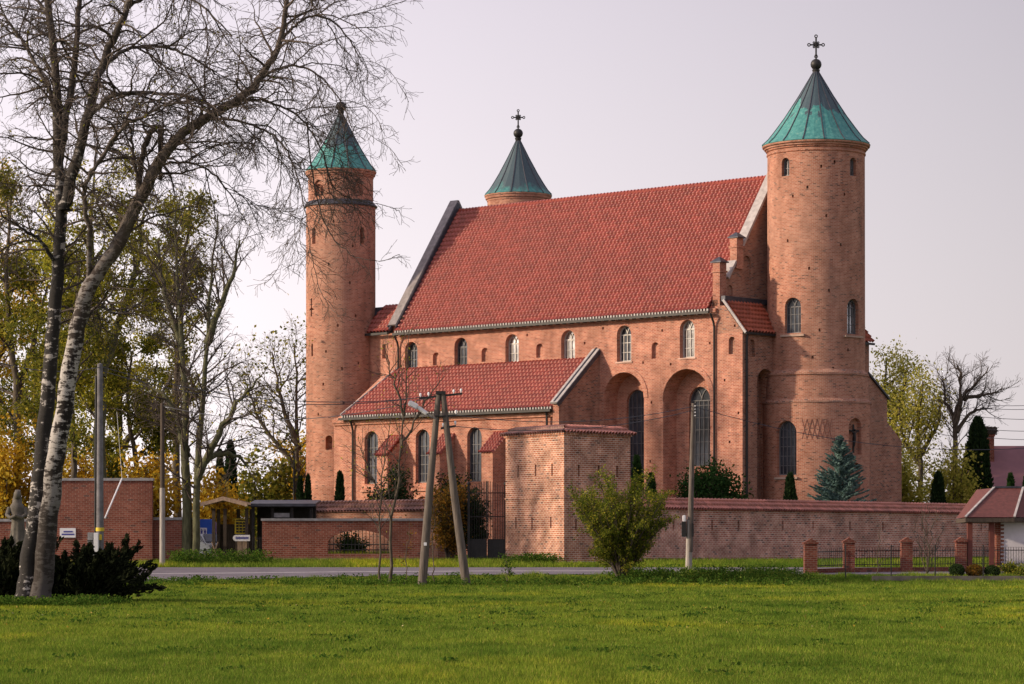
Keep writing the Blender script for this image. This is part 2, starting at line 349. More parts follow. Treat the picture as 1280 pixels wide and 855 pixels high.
# ------------------------------------------------------------------ ground and road
rows = np.array([0, 20, 40, 60, 80, 100, 112, 118, 122, 126, 129, 132, 135, 138, 141, 144, 147, 149, 152, 155, 158, 166, 175, 200, 300, 400, 900, 2500], float)
xs = np.linspace(-1, 1, 41)
V = np.array([[x * max(90, y * .9 + 60), y, gz(y)] for y in rows for x in xs])
V[0:41, 1] = -300
Fq = np.array([[r * 41 + c, r * 41 + c + 1, (r + 1) * 41 + c + 1, (r + 1) * 41 + c] for r in range(len(rows) - 1) for c in range(40)])
tag(np_mesh('ground', V, Fq, M['soil'], smooth=True), None, None, kind='structure')
def ynear(x): return np.interp(x, [-80, -16.5, -8, 0, 80], [130.5, 132.8, 136.6, 138.4, 139.0])
def strip(name, f0, f1, x0, x1, mat, dz, ny=6, nx=60):
    xs = np.linspace(x0, x1, nx); V = []
    for j in range(ny):
        for x in xs:
            y = f0(x) + (f1(x) - f0(x)) * j / (ny - 1); V.append((x, y, gz(y) + dz))
    Fq = np.array([[j * nx + i, j * nx + i + 1, (j + 1) * nx + i + 1, (j + 1) * nx + i] for j in range(ny - 1) for i in range(nx - 1)])
    return np_mesh(name, np.array(V), Fq, mat, smooth=True)
tag(strip('road', ynear, lambda x: 146.4, -90, 90, M['asphalt'], .02), None, None, kind='structure')
tag(strip('road_marking', lambda x: ynear(x) + .45 * (146.4 - ynear(x)), lambda x: ynear(x) + .45 * (146.4 - ynear(x)) + .35, -90, 90, M['line'], .026, 3), None, None, kind='structure')

# ------------------------------------------------------------------ shared builders
def arch(w, z0, z1, n=10):
    r = w / 2; zs = z1 - r
    return [(-r, z0), (r, z0)] + [(r * math.cos(math.pi * i / n), zs + r * math.sin(math.pi * i / n)) for i in range(n + 1)]
def arch_cut(mb, p, t, nn, w, z0, z1, dep, out=.6):
    pts = [(p[0] + t[0] * u - nn[0] * dep, p[1] + t[1] * u - nn[1] * dep, z) for u, z in arch(w, z0, z1)]
    mb.prism(pts, (nn[0] * (dep + out), nn[1] * (dep + out), 0))
def window(parent, p, t, nn, w, z0, z1, dep, frame, glass, nv=3, hs=.55, tracery=False):
    """leaded window standing dep behind point p on the wall face"""
    q = lambda u, z, d=0: (p[0] + t[0] * u - nn[0] * (dep - d), p[1] + t[1] * u - nn[1] * (dep - d), z)
    mb = MB(); o = arch(w, z0, z1); i_ = arch(w - .16, z0 + .08, z1 - .08); n = len(o)
    vs = [q(*a, .07) for a in o] + [q(*a, .07) for a in i_] + [q(*a, 0) for a in i_]
    fs = [(k, (k + 1) % n, n + (k + 1) % n, n + k) for k in range(n)] + [(n + k, n + (k + 1) % n, 2 * n + (k + 1) % n, 2 * n + k) for k in range(n)]
    mb.add(vs, fs); r = w / 2; zs = z1 - r; up = (nn[0], nn[1], 0)
    bw = .05
    for k in range(1, nv + 1):
        u = -r + w * k / (nv + 1); top = zs if tracery else zs + math.sqrt(max(r * r - u * u, 0)) - .02
        mb.bar(q(u, z0, .03), q(u, top, .03), bw, .05, up)
    z = z0 + hs
    while z < zs + .05:
        mb.bar(q(-r, z, .03), q(r, z, .03), bw * .8, .04, up); z += hs
    if tracery:
        mb.bar(q(-r, zs, .03), q(r, zs, .03), .06, .05, up)
        for s in (-1, 1):
            pts = [q(s * (r - r * math.cos(R(a))), zs + r * math.sin(R(a)), .035) for a in range(0, 61, 10)]
            for a, b_ in zip(pts[:-1], pts[1:]): mb.bar(a, b_, .05, .05, up)
    f = mb.build('window', frame, parent)
    g = MB(); n = len(i_); g.add([q(*a, .004) for a in arch(w - .02, z0 + .01, z1 - .01)], [tuple(range(n))])
    g.build('glass', glass, f); return f
def tiles(name, O, U, Vv, vlen, l, r, mat, parent, du=.32, dv=.40, amp=.12, step=.10, us=4):
    """a pantile slope: O origin on the eave, U along the eave, Vv up the slope; l(v), r(v) its ends"""
    O, U, Vv = np.array(O, float), np.array(U, float), np.array(Vv, float)
    U /= np.linalg.norm(U); Vv /= np.linalg.norm(Vv); Nn = np.cross(U, Vv)
    if Nn[2] < 0: Nn = -Nn
    nr = max(1, int(round(vlen / dv))); dv = vlen / nr
    lo = min(l(0), l(vlen)); hi = max(r(0), r(vlen)); n = int(math.ceil((hi - lo) / du)) * us + 1
    us_ = lo + np.arange(n) * du / us; ph = 2 * np.pi * us_ / du
    prof = amp * (np.sin(ph) * .8 + .45 * np.sin(2 * ph + .6))
    P = []; UV = []
    for k in range(nr):
        for vv, st in ((k * dv, step), (k * dv + dv * .5, step * .5), ((k + 1) * dv - .002, 0)):
            u = np.clip(us_, l(vv), r(vv))
            P.append(O + np.outer(u, U) + vv * Vv + np.outer(prof + st + .02, Nn)); UV.append(np.stack([u / du, np.full(n, k + .5 + .0 * vv)], 1))
    m = len(P); P = np.concatenate(P); UV = np.concatenate(UV)
    j, i = np.meshgrid(np.arange(m - 1), np.arange(n - 1), indexing='ij'); a = (j * n + i).ravel()
    Fq = np.stack([a, a + 1, a + n + 1, a + n], 1)
    q = P[Fq]; ar = np.linalg.norm(np.cross(q[:, 2] - q[:, 0], q[:, 3] - q[:, 1]), axis=1); Fq = Fq[ar > 1e-6]
    o = np_mesh(name, P, Fq, mat, parent)
    ul = o.data.uv_layers.new(name='UVMap'); li = np.empty(len(o.data.loops), np.int32); o.data.loops.foreach_get('vertex_index', li)
    c = UV[li]; nf = len(li) // 4
    ul.data.foreach_set('uv', (np.repeat(c.reshape(nf, 4, 2).mean(1), 4, 0)).astype(np.float32).ravel()); return o

# ------------------------------------------------------------------ the church
EX = Vector((.73815, -.67464, 0)); EY = Vector((.67464, .73815, 0))
KX, KY = 12.993, 182.0
church = thing('church', 'large red brick fortified church with red tiled roof and three round copper-capped towers', 'church', (KX, KY, 0), math.atan2(-.67464, .73815))
def todir(cx, cy, deg):                          # local direction from a tower axis to the viewer, turned by deg to the right
    wx = KX + cx * EX.x + cy * EY.x; wy = KY + cx * EX.y + cy * EY.y
    v = Vector((-wx, -wy, 0)).normalized(); v.rotate(Matrix.Rotation(R(deg), 3, 'Z'))
    return (v.dot(EX), v.dot(EY))
YN = 12.0; EAVE = 17.0; RID = 25.7
nave = MB().prism([(-28.4, 0, .8), (-.0, 0, .8), (-.0, 0, EAVE), (-28.4, 0, EAVE)], (0, YN, 0)).build('nave_wall', M['brick'], church)
c1 = MB(); c2 = MB(); FT, FN = (1, 0), (0, -1)
clx = [-27.1, -22.35, -17.6, -12.58, -7.74, -2.47]; clz = [(14.2, 16.05), (14.18, 16.1), (14.2, 16.1), (14.2, 16.12), (13.82, 16.18), (13.84, 16.26)]
NI = [(-7.75, 3.4), (-2.52, 3.85)]
for cx, w in NI: arch_cut(c1, (cx, 0), FT, FN, w, .9, 13.12, 1.3)
for x, (a, b) in zip(clx, clz): arch_cut(c1, (x, 0), FT, FN, 1.22, a, b, .55)
for x, a, b in ((-24.7, 14.3, 15.2), (-20.1, 14.35, 15.3), (-15.1, 14.4, 15.35), (-5.1, 13.9, 14.95)): arch_cut(c1, (x, 0), FT, FN, .62, a, b, .22)
for x, z in ((-5.5, 11.0), (-5.6, 7.2), (-9.6, 16.0), (-4.6, 15.6), (-.6, 9.2), (-.7, 14.6), (-11.2, 15.1), (-3.9, 13.4), (-16.3, 15.9), (-6.2, 13.6)): c1.box(x, x + .14, -.2, .16, z, z + .16)
cut(nave, c1)
for cx, w in NI: arch_cut(c2, (cx + .02, 1.3), FT, FN, 1.78, 6.2 if cx < -5 else 6.95, 12.05, .45, .1)
cut(nave, c2); uv(nave)
for i, (x, (a, b)) in enumerate(zip(clx, clz)):
    window(church, (x, 0), FT, FN, 1.22, a, b, .40, M['framel' if i > 1 else 'frame'], M['glassl' if i in (2, 3, 5) else 'glass'] , 3, .62, True)
for cx, w in NI: window(church, (cx + .02, 1.3), FT, FN, 1.78, 6.2 if cx < -5 else 6.95, 12.05, .28, M['frame'], M['glass'], 4, .78, cx > -5)
mb = MB()                                        # brick arch rings and eaves bands, proud of the face
for cx, w in NI:
    o = arch(w + .7, 0, 13.12 + .35, 16)[2:]; i_ = arch(w + .02, 0, 13.13, 16)[2:]
    for k in range(16): mb.prism([(cx + o[k][0], -.05, o[k][1]), (cx + o[k + 1][0], -.05, o[k + 1][1]), (cx + i_[k + 1][0], -.05, i_[k + 1][1]), (cx + i_[k][0], -.05, i_[k][1])], (0, .06, 0))
mb.box(-28.4, -.02, -.10, .01, 16.45, 16.6).box(-28.4, -.02, -.2, .01, 16.6, 16.85)
uv(mb.build('cornice', M['brick'], church))
for x, (a, b) in zip(clx, clz): MB().box(x - .72, x + .72, -.06, .1, a - .1, a - .003).build('window_sill', M['brick'], church)
# roof of the nave
sl = Vector((0, 6.35, RID - 16.75)); vl = sl.length
rf = tiles('nave_roof', (0, -.35, 16.75), (1, 0, 0), sl, vl, lambda v: -28.35, lambda v: -.45, M['tile'], church)
bk = MB().prism([(-28.35, 6.0, RID - .05), (-28.35, 12.35, 16.7), (-28.35, 12.0, 16.6), (-28.35, 6.0, RID - .4), (-28.35, .05, 16.9), (-28.35, -.2, 16.85)], (27.9, 0, 0)).build('roof_back', M['oldtile'], church)
uv(bk)
mb = MB()
for k in range(93): mb.tube([(-28.3 + k * .3, 6.0, RID + .02), (-28.3 + k * .3 + .31, 6.0, RID + .06)], [.13, .16], 6)
uv(mb.build('ridge_tiles', M['tile'], church))
mb = MB(); mb.box(-28.4, -.3, -.58, -.40, 16.52, 16.68)
for k in range(46): mb.box(-28.2 + k * .6, -28.14 + k * .6, -.60, -.2, 16.48, 16.54)
mb.build('gutter', M['darkmetal'], church)
mb = MB()                                        # pale undercloak along the eave tiles
for k in range(112): mb.box(-28.3 + k * .25, -28.18 + k * .25, -.44, -.30, 16.70, 16.84)
mb.build('eave_tiles', M['zinc'], church)
# gables
def gable(name, x0, x1, lift, y0=0.0, y1=YN):
    m = MB().prism([(x0, y0, .85), (x0, y1, .85), (x0, y1, EAVE + .4), (x0, 6.0, RID + lift), (x0, y0, EAVE + .4)], (x1 - x0, 0, 0)); return m
g = gable('west_gable', -28.9, -28.38, .55, .02, 11.98).build('west_gable', M['brick'], church); uv(g)
mb = MB(); a0, a1 = Vector((-28.64, -.3, EAVE + .25)), Vector((-28.64, 6.0, RID + .78))
mb.bar(a0, a1, .75, .16); mb.bar((-28.64, 12.3, EAVE + .25), a1, .75, .16); mb.build('gable_coping', M['slate'], church)
mb = MB(); mb.bar(a0 + Vector((.42, 0, -.2)), a1 + Vector((.42, 0, -.25)), .1, .3).bar(a0 + Vector((-.42, 0, -.12)), a1 + Vector((-.42, 0, -.1)), .1, .14); mb.build('flashing', M['lead'], church)
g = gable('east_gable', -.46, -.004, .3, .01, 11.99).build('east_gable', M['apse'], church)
c = MB(); arch_cut(c, (0, 3.0), (0, 1), (1, 0), .9, 18.5, 20.4, .18); arch_cut(c, (0, 1.3), (0, 1), (1, 0), .5, 17.6, 18.4, .15); cut(g, c); uv(g)
mb = MB()
def gp(y): return EAVE + .4 + (RID + .3 - EAVE - .4) * y / 6.0
for a, b in ((.95, 1.75), (2.45, 6.0)): mb.bar((-.2, a, gp(a) + .06), (-.2, b, gp(b) + .06), .72, .16)
mb.build('gable_coping', M['stone'], church)
for y in (.35, 2.1):
    z0 = EAVE - .5 if y < 1 else gp(1.6) - .2; z1 = 19.75 if y < 1 else 21.45
    p = MB().box(-.40, .16, y - .34, y + .34, z0, z1).box(-.46, .22, y - .40, y + .40, z1 - .62, z1 - .5).build('pinnacle', M['brick'], church); uv(p)
    MB().lathe([(.60, z1), (.60, z1 + .06), (.1, z1 + .36), (.02, z1 + .38)], 4, -.12, y, math.pi / 4).build('pinnacle_cap', M['lead'], p)
# choir block at the east end with its little tiled roof
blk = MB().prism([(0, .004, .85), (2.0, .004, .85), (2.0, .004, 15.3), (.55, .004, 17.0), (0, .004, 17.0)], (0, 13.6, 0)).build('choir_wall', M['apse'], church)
c = MB(); arch_cut(c, (2, 2.35), (0, 1), (1, 0), 1.75, .9, 13.05, 1.1); arch_cut(c, (1.15, .004), FT, FN, .5, 13.9, 15.0, .2); arch_cut(c, (2, .95), (0, 1), (1, 0), .6, 13.75, 14.85, .2)
for x, z in ((.5, 12.2), (1.6, 10.1), (.9, 8.3), (1.3, 15.6)): c.box(x, x + .14, -.2, .16, z, z + .16)
cut(blk, c); uv(blk)
fr = MB().box(-.02, 1.995, -.012, .02, .9, 15.25).build('corner_face', M['brick'], church)
c = MB(); arch_cut(c, (1.15, -.012), FT, FN, .5, 13.9, 15.0, .3)
for x, z in ((.5, 12.2), (1.6, 10.1), (.9, 8.3)): c.box(x, x + .14, -.2, .16, z, z + .16)
cut(fr, c); uv(fr)
sl2 = Vector((-1.75, 0, 2.08))
tiles('choir_roof', (2.22, 0, 15.28), (0, 1, 0), sl2, sl2.length, lambda v: .02, lambda v: 3.6, M['tile2'], church)
tiles('choir_roof', (2.22, 0, 15.28), (0, 1, 0), sl2, sl2.length, lambda v: 9.0, lambda v: 13.7, M['tile2'], church)
MB().box(2.2, 2.34, -.05, 4.2, 15.12, 15.26).build('gutter', M['darkmetal'], church); MB().box(2.2, 2.34, 9, 13.8, 15.12, 15.26).build('gutter', M['darkmetal'], church); MB().box(.3, .62, -.02, 5, 17.28, 17.62).build('flashing', M['lead'], church)
MB().bar((2.3, -.06, 15.2), (.5, -.06, 17.35), .1, .16).build('verge_board', M['stone'], church)
for xx, zz in ((-.18, 16.5), (-28.25, 16.5)):
    MB().tube([(xx, -.5, zz), (xx, -.2, zz - .5), (xx, -.12, zz - .8), (xx, -.12, 1.4)], .07, 8).build('downpipe', M['darkmetal'], church)
for pts in ([(2.12, .35, 15.1), (2.1, .3, 14.8), (2.1, .3, 1.4)], [(-29.0, -4.15, 10.7), (-29.0, -3.9, 10.1), (-29.0, -3.82, 9.8), (-29.0, -3.82, 1.4)], [(-10.95, -4.1, 10.7), (-10.95, -3.95, 10.3), (-10.95, -3.9, 8.4)]):
    MB().tube(pts, .075, 8).build('downpipe', M['darkmetal'], church)
# aisle with its lean-to roof
ai = MB().box(-31.0, -9.98, -3.7, -.003, .85, 10.75).build('aisle_wall', M['brick'], church); c = MB()
AWX = [-27.3, -22.4, -17.6]
for x in AWX: arch_cut(c, (x, -3.7), FT, FN, 1.32, 6.1, 9.72, .5)
for x in (-16.0, ): arch_cut(c, (x, -3.7), FT, FN, 1.3, 1.0, 5.1, .3)
for x in AWX: arch_cut(c, (x, -3.7), FT, FN, 1.5, 3.4, 5.2, .2)
cut(ai, c); uv(ai)
for x in AWX: window(church, (x, -3.7), FT, FN, 1.32, 6.1, 9.72, .34, M['frame'], M['glass'], 3, .62)
mb = MB().box(-31, -10.4, -3.82, -3.69, 10.2, 10.34).box(-31, -10.4, -3.9, -3.69, 10.34, 10.62)
for x in AWX: mb.box(x - .95, x + .95, -3.86, -3.69, 5.55, 5.75)
uv(mb.build('cornice', M['brick'], church))
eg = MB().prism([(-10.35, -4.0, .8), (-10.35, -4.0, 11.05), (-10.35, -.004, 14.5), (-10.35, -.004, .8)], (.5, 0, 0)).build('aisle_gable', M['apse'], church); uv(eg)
ff = MB().box(-10.36, -9.84, -4.012, -3.99, .8, 11.0).build('corner_face', M['brick'], church); uv(ff)
mb = MB(); mb.bar((-10.1, -4.2, 11.05), (-10.1, 0, 14.72), .62, .14); mb.build('gable_coping', M['stone'], church)
mb = MB(); mb.bar((-9.78, -4.2, 10.93), (-9.78, 0, 14.6), .09, .26).bar((-10.1, -4.2, 11.16), (-10.1, 0, 14.83), .1, .07); mb.build('flashing', M['lead'], church)
sl3 = Vector((0, 4.05, 3.45)); v3 = sl3.length
tiles('aisle_roof', (0, -4.05, 10.75), (1, 0, 0), sl3, v3, lambda v: -29.85 + 1.5 * v / v3, lambda v: -10.36, M['tile'], church)
MB().add([(-29.8, -4.0, 10.7), (-10.36, -4.0, 10.7), (-10.36, -.01, 14.1), (-28.35, -.01, 14.1), (-29.8, -3.95, 10.5), (-10.36, -3.95, 10.5), (-10.36, -.01, 13.9), (-28.35, -.01, 13.9)],
         [(0, 1, 2, 3), (7, 6, 5, 4), (0, 3, 7, 4), (1, 5, 6, 2), (0, 4, 5, 1), (3, 2, 6, 7)]).build('roof_deck', M['wood'], church)
wv = MB().prism([(-29.75, -3.7, 10.4), (-28.3, -.0, 13.95), (-28.3, -.0, 10.4)], (-1.4, .02, 0)).build('roof_cheek', M['brick'], church); uv(wv)
mb = MB(); mb.bar((-29.9, -4.1, 10.9), (-28.35, 0, 14.3), .16, .12); mb.build('verge_board', M['stone'], church)
mb = MB().box(-30.0, -10.4, -4.26, -4.09, 10.52, 10.68); mb.build('gutter', M['darkmetal'], church)
mb = MB()
for k in range(78): mb.box(-29.8 + k * .25, -29.68 + k * .25, -4.13, -4.0, 10.70, 10.84)
mb.build('eave_tiles', M['zinc'], church)
for x in (-24.85, -19.95, -15.15):
    b = MB().prism([(x - .5, -3.69, .85), (x - .5, -5.1, .85), (x - .5, -5.1, 7.95), (x - .5, -3.69, 9.2)], (1.0, 0, 0)).build('buttress', M['brick'], church); uv(b)
    s4 = Vector((0, 1.62, 1.44)); tiles('buttress_tiles', (0, -5.22, 7.9), (1, 0, 0), s4, s4.length, lambda v: x - .62, lambda v: x + .63, M['tile'], b, .25, .33)
# link between nave and west tower
lk = MB().box(-33.4, -28.88, .0, 12, .85, 16.75).build('link_wall', M['brick'], church)
c = MB().box(-29.95, -29.6, -.3, .4, 15.0, 16.0).box(-31, -30.86, -.3, .2, 13, 13.16); cut(lk, c); uv(lk)
s5 = Vector((0, 1.55, 2.0)); tiles('link_roof', (0, -.35, 16.85), (1, 0, 0), s5, s5.length, lambda v: -31.75 + .42 * v, lambda v: -28.9, M['tile'], church)
MB().prism([(-33, .0, 16.75), (-33, 1.1, 18.75), (-33, 10.9, 18.75), (-33, 12, 16.75)], (4.1, 0, 0)).build('link_roof_deck', M['lead'], church)
MB().box(-31.8, -28.9, -.55, -.38, 16.62, 16.78).build('gutter', M['darkmetal'], church)
MB().bar((-28.82, -.4, 16.95), (-28.82, 1.2, 19.0), .14, .2).build('flashing', M['lead'], church)

def cross(mb, z, h):
    """trefoil-ended finial cross"""
    mb.tube([(0, 0, z), (0, 0, z + h)], .045 * h / 1.6 + .015, 8); k = h / 1.6; zc = z + h * .66
    d = Vector((EX.dot(Vector((1, 0, 0))), EY.dot(Vector((1, 0, 0))), 0))
    mb.tube([d * -.42 * k + Vector((0, 0, zc)), d * .42 * k + Vector((0, 0, zc))], .045 * k + .012, 8)
    def ring(c, r): mb.tube([Vector(c) + d * r * math.cos(a) + Vector((0, 0, r * math.sin(a))) for a in [2 * math.pi * i / 10 for i in range(11)]], .028 * k + .01, 6)
    for s in (-1, 1): ring(d * s * .5 * k + Vector((0, 0, zc)), .095 * k); ring(d * s * .15 * k + Vector((0, 0, zc + .15 * k)), .06 * k); ring(d * s * .15 * k + Vector((0, 0, zc - .15 * k)), .06 * k)
    ring((0, 0, z + h + .06 * k), .095 * k); ring((0, 0, zc), .12 * k)
    for s in (-1, 1): mb.tube([(0, 0, z + .1 * k), d * s * .12 * k + Vector((0, 0, z + .2 * k)), d * s * .05 * k + Vector((0, 0, z + .36 * k))], .025 * k + .008, 6)
def spire(tower, cx, cy, r, z0, z1, seams, dk, ch):
    prof = [(r * 1.0, 0), (r * .885, .075), (r * .805, .145), (r * .735, .21), (r * .58, .36), (r * .32, .645), (r * .06, .955), (r * .045, 1.0)]
    P = [(a, z0 + b * (z1 - z0)) for a, b in prof]
    mb = MB().lathe([(r * .98, z0 - .08)] + P, seams * 2); m = mb.build('spire', copper_mat('verdigris_copper', z0, z1, dk), tower)
    sm = MB()
    for i in range(seams):
        a = 2 * math.pi * i / seams
        sm.tube([(p * math.cos(a), p * math.sin(a), z + .01) for p, z in P], [.045] * 5 + [.04, .03, .03], 5)
    sm.build('seam', M['lead'], m)
    b = MB().ball((0, 0, z1 + .32), .36, 16).lathe([(.2, z1 - .25), (.26, z1 - .02), (.15, z1 + .02)], 12).build('finial_ball', M['darkmetal'], tower, True)
    if ch:
        c = MB(); cross(c, z1 + .62, ch); c.build('finial_cross', M['darkmetal'], b)
def round_tower(name, cx, cy, prof, mat, cuts, bands):
    o = MB().lathe(prof, 120).build(name, mat, church); o.location = (cx, cy, 0)
    c = MB(); anyc = False
    for (ang, w, za, zb, r, dep) in cuts:
        d = todir(cx, cy, ang); arch_cut(c, (d[0] * r, d[1] * r), (-d[1], d[0]), d, w, za, zb, dep); anyc = True
    if anyc: cut(o, c)
    uv(o, (0, 0, max(p[0] for p in prof)))
    return o
def twin(o, cx, cy, ang, w, za, zb, r, dep, nv=3, hs=.6, frame='frame', glass='glass', tr=False):
    d = todir(cx, cy, ang); window(o, (d[0] * r, d[1] * r), (-d[1], d[0]), d, w, za, zb, dep, M[frame], M[glass], nv, hs, tr)

# east tower
tcx, tcy = 3.3, 5.95; r0 = 3.10
ang = lambda px, rr=61.0, c=1020: math.degrees(math.asin((px - c) / rr))
put = [(-10, 24.3), (6, 25.6), (-35, 21.0), (22, 25.9), (-8, 19.2), (15, 17.8), (30, 20.7), (-22, 16.9), (4, 15.3), (40, 14.1), (-4, 13.6), (12, 22.5), (-28, 23.8), (20, 12.9), (35, 23.9)]
cuts = [(ang(982), .62, 25.2, 26.36, r0, .45), (ang(1066), .62, 25.2, 26.36, r0, .45), (ang(991), 1.15, 15.25, 17.5, r0, .5), (ang(1066), 1.1, 15.2, 17.45, r0, .5)]
et = round_tower('tower', tcx, tcy, [(3.5, .8), (3.5, 10.8), (3.36, 11.0), (3.30, 12.6), (3.12, 12.8), (3.10, 26.7), (3.16, 26.74), (3.16, 26.84), (3.10, 26.9), (3.12, 27.3)], M['tower'],
    cuts + [(ang(983, 69), 1.45, 6.3, 9.72, 3.5, .55), (ang(1069, 69), 1.15, 7.6, 9.9, 3.5, .35), (ang(1069, 69), .9, 5.2, 7.1, 3.5, .3)] + [(a, .13, z, z + .2, r0, .2) for a, z in put], None)
for a, w, za, zb, r, dep in cuts[:2]: twin(et, tcx, tcy, a, w, za, zb, r, .32, 1, .5, 'frame', 'glassl', False)
twin(et, tcx, tcy, cuts[2][0], 1.15, 15.25, 17.5, r0, .36, 3, .6, 'frame', 'glass', True); twin(et, tcx, tcy, cuts[3][0], 1.1, 15.2, 17.45, r0, .36, 3, .6, 'frame', 'glassl', True)
twin(et, tcx, tcy, ang(983, 69), 1.45, 6.3, 9.72, 3.5, .4, 4, .6)
mb = MB().lathe([(3.1, 26.95), (3.2, 27.0), (3.2, 27.08), (3.3, 27.12), (3.3, 27.2), (3.42, 27.26), (3.44, 27.36), (3.3, 27.4)], 72); o = mb.build('cornice', M['tower'], et); uv(o, (0, 0, 3.2))
mb = MB().lathe([(3.3, 10.78), (3.54, 10.84), (3.54, 10.96), (3.3, 11.2)], 72).lathe([(3.1, 12.55), (3.36, 12.62), (3.36, 12.74), (3.1, 13.0)], 72); uv(mb.build('string_course', M['apse'], et), (0, 0, 3.4))
for a, z in ((cuts[2][0], 15.1), (cuts[3][0], 15.05), (ang(983, 69), 6.1)):
    d = todir(tcx, tcy, a); rr = 3.06 if z > 12 else 3.44; t_ = Vector((-d[1], d[0], 0)); p = Vector((d[0], d[1], 0)) * rr + Vector((0, 0, z))
    MB().bar(p - t_ * .85, p + t_ * .85, .3, .12).build('window_sill', M['apse'], et)
spire(et, tcx, tcy, 3.47, 27.4, 32.3, 16, .59, 1.45)
for ph in (0, 3):                                # two crossing zigzags of dark headers: the diamond diaper pattern
    pts = []
    for i in range(-9, 10):
        d = todir(tcx, tcy, ang(1021, 69) + i * 1.7); k = abs(((i + ph) % 6) - 3) / 3
        pts.append((d[0] * 3.50, d[1] * 3.50, 8.55 + 1.25 * k))
    MB().tube(pts, .022, 5).build('diaper_pattern', M['burnt'], et)
# west towers
def west(cx, cy, dz, cuts, dk):
    t = round_tower('tower', cx, cy, [(2.72, .8), (2.72, 6.0), (2.52, 6.6), (2.46, 7.2), (2.46, 25.85 + dz), (2.30, 26.1 + dz), (2.30, 28.1 + dz)], M['tower'],
        [(a, w, za + dz, zb + dz, r, d) for a, w, za, zb, r, d in cuts], None)
    o = MB().lathe([(2.40, 25.78 + dz), (2.60, 25.84 + dz), (2.60, 25.9 + dz), (2.28, 26.25 + dz)], 72).build('lead_ledge', M['lead'], t)
    o = MB().lathe([(2.25, 27.85 + dz), (2.34, 27.9 + dz), (2.34, 28.0 + dz), (2.44, 28.06 + dz), (2.46, 28.2 + dz), (2.52, 28.26 + dz), (2.52, 28.36 + dz), (2.2, 28.4 + dz)], 72).build('cornice', M['tower'], t); uv(o, (0, 0, 2.3))
    spire(t, cx, cy, 2.55, 28.38 + dz, 32.7 + dz, 12, dk, 1.35 if dk < .3 else 0)
    if dk > .3: MB().tube([(0, 0, 33.3), (0, 0, 34.5)], [.03, .012], 6).build('finial_rod', M['darkmetal'], t)
    return t
a3 = lambda px: math.degrees(math.asin((px - 426) / 44))
wc = [(a3(396), .85, 26.5, 27.6, 2.30, .16), (a3(449), .85, 26.5, 27.6, 2.30, .16), (a3(396), .40, 26.45, 27.3, 2.30, .5), (a3(449), .40, 26.45, 27.3, 2.30, .5),
      (a3(392), .38, 23.1, 24.25, 2.46, .5), (a3(453), .38, 23.1, 24.25, 2.46, .5), (a3(389), .16, 18.0, 19.3, 2.46, .4), (a3(389), .8, 18.45, 18.62, 2.46, .25), (a3(390), .2, 15.2, 16.1, 2.46, .4), (a3(411), .5, 8.6, 9.6, 2.46, .5)] + \
     [(a, .13, z, z + .2, 2.46, .2) for a, z in ((-20, 21.5), (15, 20.2), (-5, 17.2), (30, 14.6), (-30, 13.1), (5, 11.8), (25, 17.9), (-12, 24.5), (20, 22.8), (12, 9.9), (-40, 11), (-25, 15.4), (2, 14.2))]
c_a = [w for w in wc[:2]]
wt = west(-33.6, -.5, 0, wc, .56)
rt = west(-31.6, 16.0, -.35, [(w[0], *w[1:]) for w in wc[2:6]], .08)
for px in (396, 449):
    d = todir(-33.6, -.5, a3(px)); MB().add([(d[0] * 2.0 - d[1] * u, d[1] * 2.0 + d[0] * u, z) for u, z in arch(.42, 26.45, 27.3)], [tuple(range(13))]).build('window_pane', M['glassl'], wt)
# stepped buttress on the far side of the choir
b = MB().prism([(1.9, 13.61, .85), (1.9, 15.8, .85), (1.9, 15.8, 11.7), (1.9, 13.61, 13.2)], (-1.6, 0, 0)).prism([(2.1, 13.7, .85), (2.1, 17.2, .85), (2.1, 17.2, 8.9), (2.1, 14.4, 10.9), (2.1, 13.7, 10.9)], (-1.3, 0, 0)).build('buttress', M['apse'], church); uv(b)
MB().bar((1.1, 13.5, 13.32), (1.1, 15.95, 11.65), 1.9, .12).build('buttress_cap', M['lead'], b)
# crucifix hanging in the niche
d = todir(tcx, tcy, ang(1069, 69)); nd = Vector((d[0], d[1], 0)); t_ = Vector((-d[1], d[0], 0)); p0 = Vector((tcx, tcy, 0)) + nd * 3.30
lw = lambda v: Vector((KX, KY, 0)) + EX * v.x + EY * v.y + Vector((0, 0, v.z))
cru = thing('crucifix', 'small dark crucifix hung in the arched niche of the big round tower', 'crucifix', lw(p0 + Vector((0, 0, 7.9))), math.atan2((EX * t_.x + EY * t_.y).y, (EX * t_.x + EY * t_.y).x))
MB().box(-.05, .05, -.04, .04, -.2, 1.6).box(-.5, .5, -.04, .04, 1.15, 1.25).build('cross_beam', M['darkmetal'], cru)
MB().tube([(-.42, -.08, 1.22), (-.12, -.1, 1.08), (0, -.1, 1.04), (.12, -.1, 1.08), (.42, -.08, 1.22)], [.025, .035, .06, .035, .025], 8).tube([(0, -.1, 1.1), (0, -.11, .85), (.02, -.12, .7), (0, -.13, .45), (0, -.09, .2)], [.07, .085, .07, .05, .03], 8).ball((0, -.12, 1.24), .075, 10).build('corpus', M['darkmetal'], cru, True)

